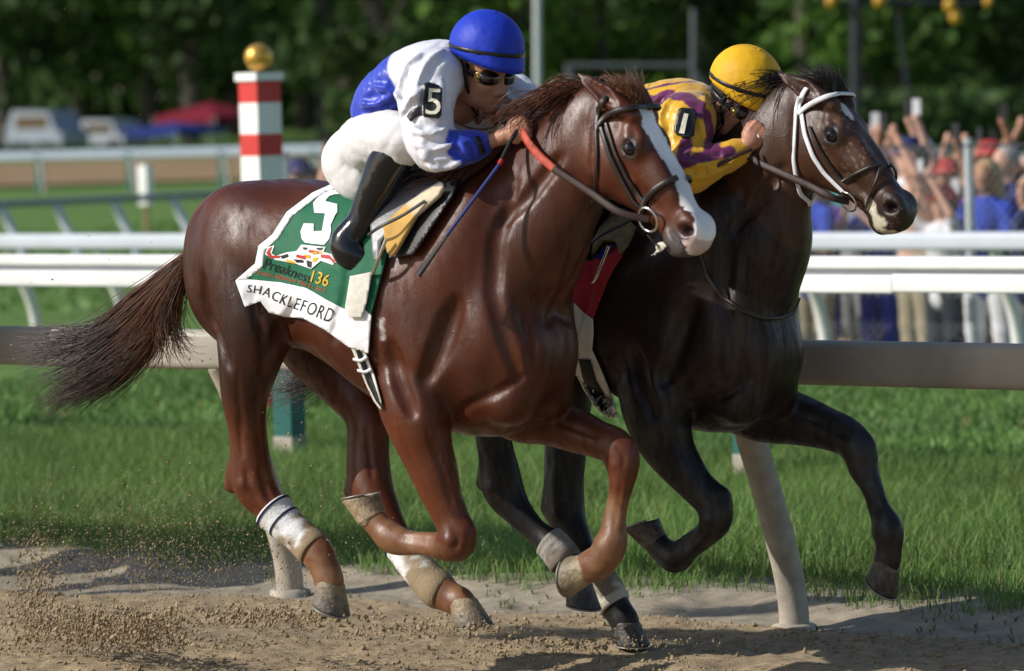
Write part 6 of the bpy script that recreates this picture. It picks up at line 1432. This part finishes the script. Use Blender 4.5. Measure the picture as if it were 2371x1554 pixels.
# ------------------------------------------------------------------ spectators
M_PSKIN = mat('spectator_skin', (1, 1, 1), .55, .35, var=.08, objcol=True); M_PCLOTH = mat('spectator_clothes', (1, 1, 1), .8, .2, var=.12, vscale=6, objcol=True); M_PHAIR = mat('spectator_hair', (1, 1, 1), .6, .3, objcol=True)
def spectator_proto(pose, fem, shorts):
    """figure facing -n (towards the track), feet at origin"""
    h = .021; mk_ = lambda: Field((-.5, -.55, -.03), (.5, .35, 2.25), h)
    hip = .95; sw = .19 if not fem else .17; hw = .095
    arms = []
    for s in (-1, 1):
        sh = (s * sw, 0, 1.42)
        if pose == 'down': arms.append((sh, (s * (sw + .06), .02, 1.15), (s * (sw + .04), -.10, .92)))
        elif pose == 'both': arms.append((sh, (s * (sw + .10), -.16, 1.58), (s * (sw - .06), -.22, 1.86)))
        elif pose == 'phone': arms.append((sh, (s * (sw + .05), -.18, 1.30), (s * .05, -.34, 1.52)))
        elif pose == 'one': arms.append((sh, (s * (sw + .08), -.12, 1.60), (s * (sw + .02), -.20, 1.90)) if s > 0 else (sh, (s * (sw + .05), -.03, 1.16), (s * (sw - .02), -.18, 1.05)))
        else: arms.append((sh, (s * (sw + .05), -.06, 1.16), (-s * .04, -.20, 1.18)))
    b = mk_()
    for s in (-1, 1):
        b.chain([((s * hw, 0, hip), .085), ((s * (hw + .02), -.01, .50), .055), ((s * (hw + .02), .02, .10), .040)], .02); b.cone((s * (hw + .02), .02, .05), (s * (hw + .05), -.13, .03), .042, .035, .02)
    b.chain([((0, 0, hip), .12), ((0, 0, 1.18), .105), ((0, 0, 1.40), .115), ((0, 0, 1.47), .06), ((0, -.01, 1.56), .052)], .03); b.cone((-.14, 0, 1.41), (.14, 0, 1.41), .06, .06, .04)
    for sh, el, hd in arms: b.chain([(np.array(sh), .050), (np.array(el), .038), (np.array(hd), .028)], .01, sub=1); d = nrm(np.array(hd) - np.array(el)); b.ell(np.array(hd) + d * .06, (.036, .03, .055), .02)
    b.ell((0, -.015, 1.66), (.074, .092, .115), .02); b.ell((0, -.105, 1.645), (.014, .018, .022), .01); b.ell((0, -.06, 1.585), (.045, .045, .035), .02)
    for s in (-1, 1): b.ell((s * .075, .0, 1.65), (.012, .02, .03), .008)
    sh_ = mk_(); sh_.chain([((0, 0, hip - .05), .135), ((0, 0, 1.18), .125), ((0, 0, 1.40), .13), ((0, 0, 1.455), .075)], .03); sh_.cone((-.15, 0, 1.41), (.15, 0, 1.41), .07, .07, .04)
    for sh, el, hd in arms: sh_.cone(np.array(sh), np.array(sh) * .25 + np.array(el) * .75, .066, .056, .03)
    lg = mk_(); end = .48 if shorts else .08
    for s in (-1, 1): lg.chain([((s * hw, 0, hip), .115), ((s * (hw + .02), -.01, .55), .085 if shorts else .072), ((s * (hw + .02), .01, end), .088 if shorts else .06)], .03, sub=1)
    lg.cone((-.05, 0, hip + .02), (.05, 0, hip + .02), .13, .13, .04)
    hr = mk_(); hr.ell((0, .015, 1.70), (.084, .095, .095), .02)
    if fem: hr.chain([(np.array((0, .06, 1.68)), .085), (np.array((0, .08, 1.50)), .075), (np.array((0, .08, 1.40)), .05)], .03)
    hr.ell((0, -.085, 1.63), (.07, .06, .085), .03, None, 'sub')
    so = mk_()
    for s in (-1, 1): so.cone((s * (hw + .02), .03, .05), (s * (hw + .05), -.14, .035), .055, .045, .02)
    return [(n_, mesh_data(n_, *f_.mesh(1))) for n_, f_ in (('body', b), ('shirt', sh_), ('shorts' if shorts else 'trousers', lg), ('hair', hr), ('shoes', so))]
POSES = [('down', False, True), ('both', False, False), ('phone', True, True), ('one', False, True), ('cross', True, False), ('both', True, True), ('phone', False, False)]
PP = [spectator_proto(*q) for q in POSES]
for q in PP:
    for n_, me in q: me.materials.append(M_PSKIN if n_ == 'body' else M_PHAIR if n_ == 'hair' else M_PCLOTH)
POSET = {'down': 'with arms at the sides', 'both': 'holding both arms up', 'phone': 'filming with a phone', 'one': 'with one arm raised', 'cross': 'with folded arms'}
SHIRTS = [('white', (.62, .62, .64)), ('teal', (.02, .20, .22)), ('navy', (.02, .03, .10)), ('pink', (.50, .22, .28)), ('grey', (.22, .23, .25)), ('black', (.015, .015, .018)), ('royal blue', (.02, .05, .35)), ('purple', (.14, .04, .26)), ('red', (.36, .03, .04)), ('pale blue', (.32, .42, .55)), ('olive', (.12, .13, .07)), ('peach', (.55, .33, .25))]
PANTS = [('khaki', (.30, .26, .18)), ('denim', (.06, .12, .22)), ('white', (.58, .58, .60)), ('dark', (.02, .025, .035)), ('bright blue', (.02, .03, .30)), ('grey', (.20, .20, .20))]
HAIRS = [('dark haired', (.015, .01, .008)), ('brown haired', (.06, .03, .015)), ('fair haired', (.35, .25, .12)), ('grey haired', (.25, .25, .25))]
SKINS = [(.50, .28, .20), (.42, .22, .15), (.30, .15, .09), (.55, .33, .26)]
rs = random.Random(21); used = set()
def spectator(u, n, i):
    pi = rs.randrange(len(PP)); pose, fem, shorts = POSES[pi]
    for _ in range(60):
        sn, sc_ = rs.choice(SHIRTS); pn, pc = rs.choice(PANTS); hn_, hc = rs.choice(HAIRS)
        lab = f'{hn_} spectator in {sn} top and {pn} {"shorts" if shorts else "trousers"} {POSET[pose]}'
        if lab not in used: break
    used.add(lab); k = rs.uniform(.92, 1.06) * (.95 if fem else 1.02)
    o = root('person', (u, n, -.35), lab, 'person', 'spectators behind the fence'); o.rotation_euler = (0, 0, PHI + rs.uniform(-.5, .5)); o.scale = (k, k, k); skin = rs.choice(SKINS)
    for n_, me in PP[pi]:
        c = bpy.data.objects.new(n_, me); COL.objects.link(c); c.parent = o; col_ = skin if n_ == 'body' else hc if n_ == 'hair' else sc_ if n_ == 'shirt' else (.05, .05, .055) if n_ == 'shoes' else pc; c.color = (*col_, 1)
    if rs.random() < .38:
        wide = rs.random() < .5; seg = 16; rr_ = [(.0, 1.815), (.06, 1.81), (.092, 1.77), (.098, 1.715), (.17 if wide else .105, 1.705), (.17 if wide else .105, 1.698)]
        V = np.array([[r_ * math.cos(2 * math.pi * j / seg), .01 + r_ * math.sin(2 * math.pi * j / seg) - (.05 if (not wide and k_ > 3 and math.sin(2 * math.pi * j / seg) < -.3) else 0), z_] for k_, (r_, z_) in enumerate(rr_) for j in range(seg)])
        me = mesh_data('hat', V, [[a * seg + j, (a + 1) * seg + j, (a + 1) * seg + (j + 1) % seg, a * seg + (j + 1) % seg] for a in range(len(rr_) - 1) for j in range(seg)], True); me.materials.append(M_PCLOTH)
        c = bpy.data.objects.new('hat', me); COL.objects.link(c); c.parent = o; hcn, hcc = rs.choice([('straw', (.45, .33, .16)), ('white', (.6, .6, .6)), ('navy', (.02, .03, .10)), ('red', (.3, .03, .03)), ('black', (.02, .02, .02))]); c.color = (*hcc, 1); o['label'] = lab + f' and a {hcn} hat' if len(lab.split()) < 12 else lab
    if pose in ('phone', 'both', 'one'):
        pz = {'phone': (0, -.40, 1.60), 'both': (0, -.24, 1.98), 'one': (.22, -.24, 2.02)}[pose]; V, f = boxm(np.array(pz) - [.033, .005, .055], np.array(pz) + [.033, .005, .055]); me = mesh_data('phone', V, f, False); me.materials.append(M_PCLOTH)
        c = bpy.data.objects.new('phone', me); COL.objects.link(c); c.parent = o; c.color = rs.choice([(.45, .45, .47, 1), (.02, .02, .02, 1), (.03, .03, .035, 1)])
i = 0
for row in range(6):
    n = 25.6 + row * .7
    for x in np.arange(1800 + (row % 2) * 60, 2500, 104):
        spectator(Pn(x + rs.uniform(-25, 25), 600, n)[0], n + rs.uniform(-.2, .2), i); i += 1
    for x in np.arange(680 + (row % 2) * 60, 860, 125): spectator(Pn(x + rs.uniform(-20, 20), 600, n + .4)[0], n + .4 + rs.uniform(-.15, .15), i); i += 1
# chain-link fence between the rail and the crowd
FN_ = 24.95; FE = root('chain_link_fence', (-14, FN_, .05), 'grey chain link fence in front of the spectators', 'fence'); zf = Pn(2200, 338, FN_)[2]
fu0, fu1 = Pn(640, 500, FN_)[0], Pn(2600, 500, FN_)[0]; Vs = []; k_ = 0
hh_ = zf - .1
for sgn in (-1, 1):
    for c0 in np.arange(fu0 - hh_, fu1 + hh_, .075):
        a = np.array([c0, FN_, .1]); b = np.array([c0 + sgn * hh_, FN_, zf]); 
        if min(a[0], b[0]) < fu0 or max(a[0], b[0]) > fu1: continue
        w = np.array([.0013, 0, 0]); Vs += [a - w, a + w, b + w, b - w]
mk('wire_mesh', np.array(Vs), np.arange(len(Vs)).reshape(-1, 4), M_GREYP, FE, kind='stuff')
v, f = tube([(fu0, FN_, zf), (fu1, FN_, zf)], .010, 8); mk('top_rail', v, f, M_DARKP, FE)
for x in (660, 1150, 1690, 2243, 2800): u = Pn(x, 600, FN_)[0]; v, f = tube([(u, FN_ + .03, 0), (u, FN_ + .03, zf + .05)], .035, 10); mk('post', v, f, M_GREYP, FE)
print('crowd', time.time() - T0)

# ------------------------------------------------------------------ a third runner a length behind, outside the picture; its shadow lies on the rail and sand at the left
M_SILK3 = mat('red_silks', (.35, .03, .04), .45, .4, var=.08); M_CAP3 = mat('white_cap', (.65, .65, .66), .5, .3, var=.05)
def dup(o, shift, label=None, parent=None):
    c = o.copy(); COL.objects.link(c); c.parent = parent
    if parent is None: c.location = o.location + Vector(shift)
    if label: c['label'] = label
    for ch in [x for x in bpy.data.objects if x.parent == o]: dup(ch, shift, None, c)
    nm = c.name.split('.')[0]
    if c.type == 'MESH' and nm in ('silks', 'helmet', 'cap_button'):
        c.material_slots[0].link = 'OBJECT'; c.material_slots[0].material = M_SILK3 if nm == 'silks' else M_CAP3
    return c
d3 = 0.0
while proj(HD2.p(.62, -.1, -.05) + np.array([d3, .05, 0]))[0] > -45: d3 -= .05
sh3 = lane2w(np.array([d3, .05, 0])); print('third', d3)
for o, lb in ((RH2, 'dark brown racehorse trailing alone behind the two leaders'), (BR2, 'white bridle on the trailing dark brown horse'), (RN2, 'brown reins of the trailing dark brown horse'), (SC2, 'red saddle cloth on the trailing dark brown horse'),
              (SD2, 'small racing saddle on the trailing dark brown horse'), (PR2, 'jockey in white cap and red silks on the trailing horse')): dup(o, sh3, lb)
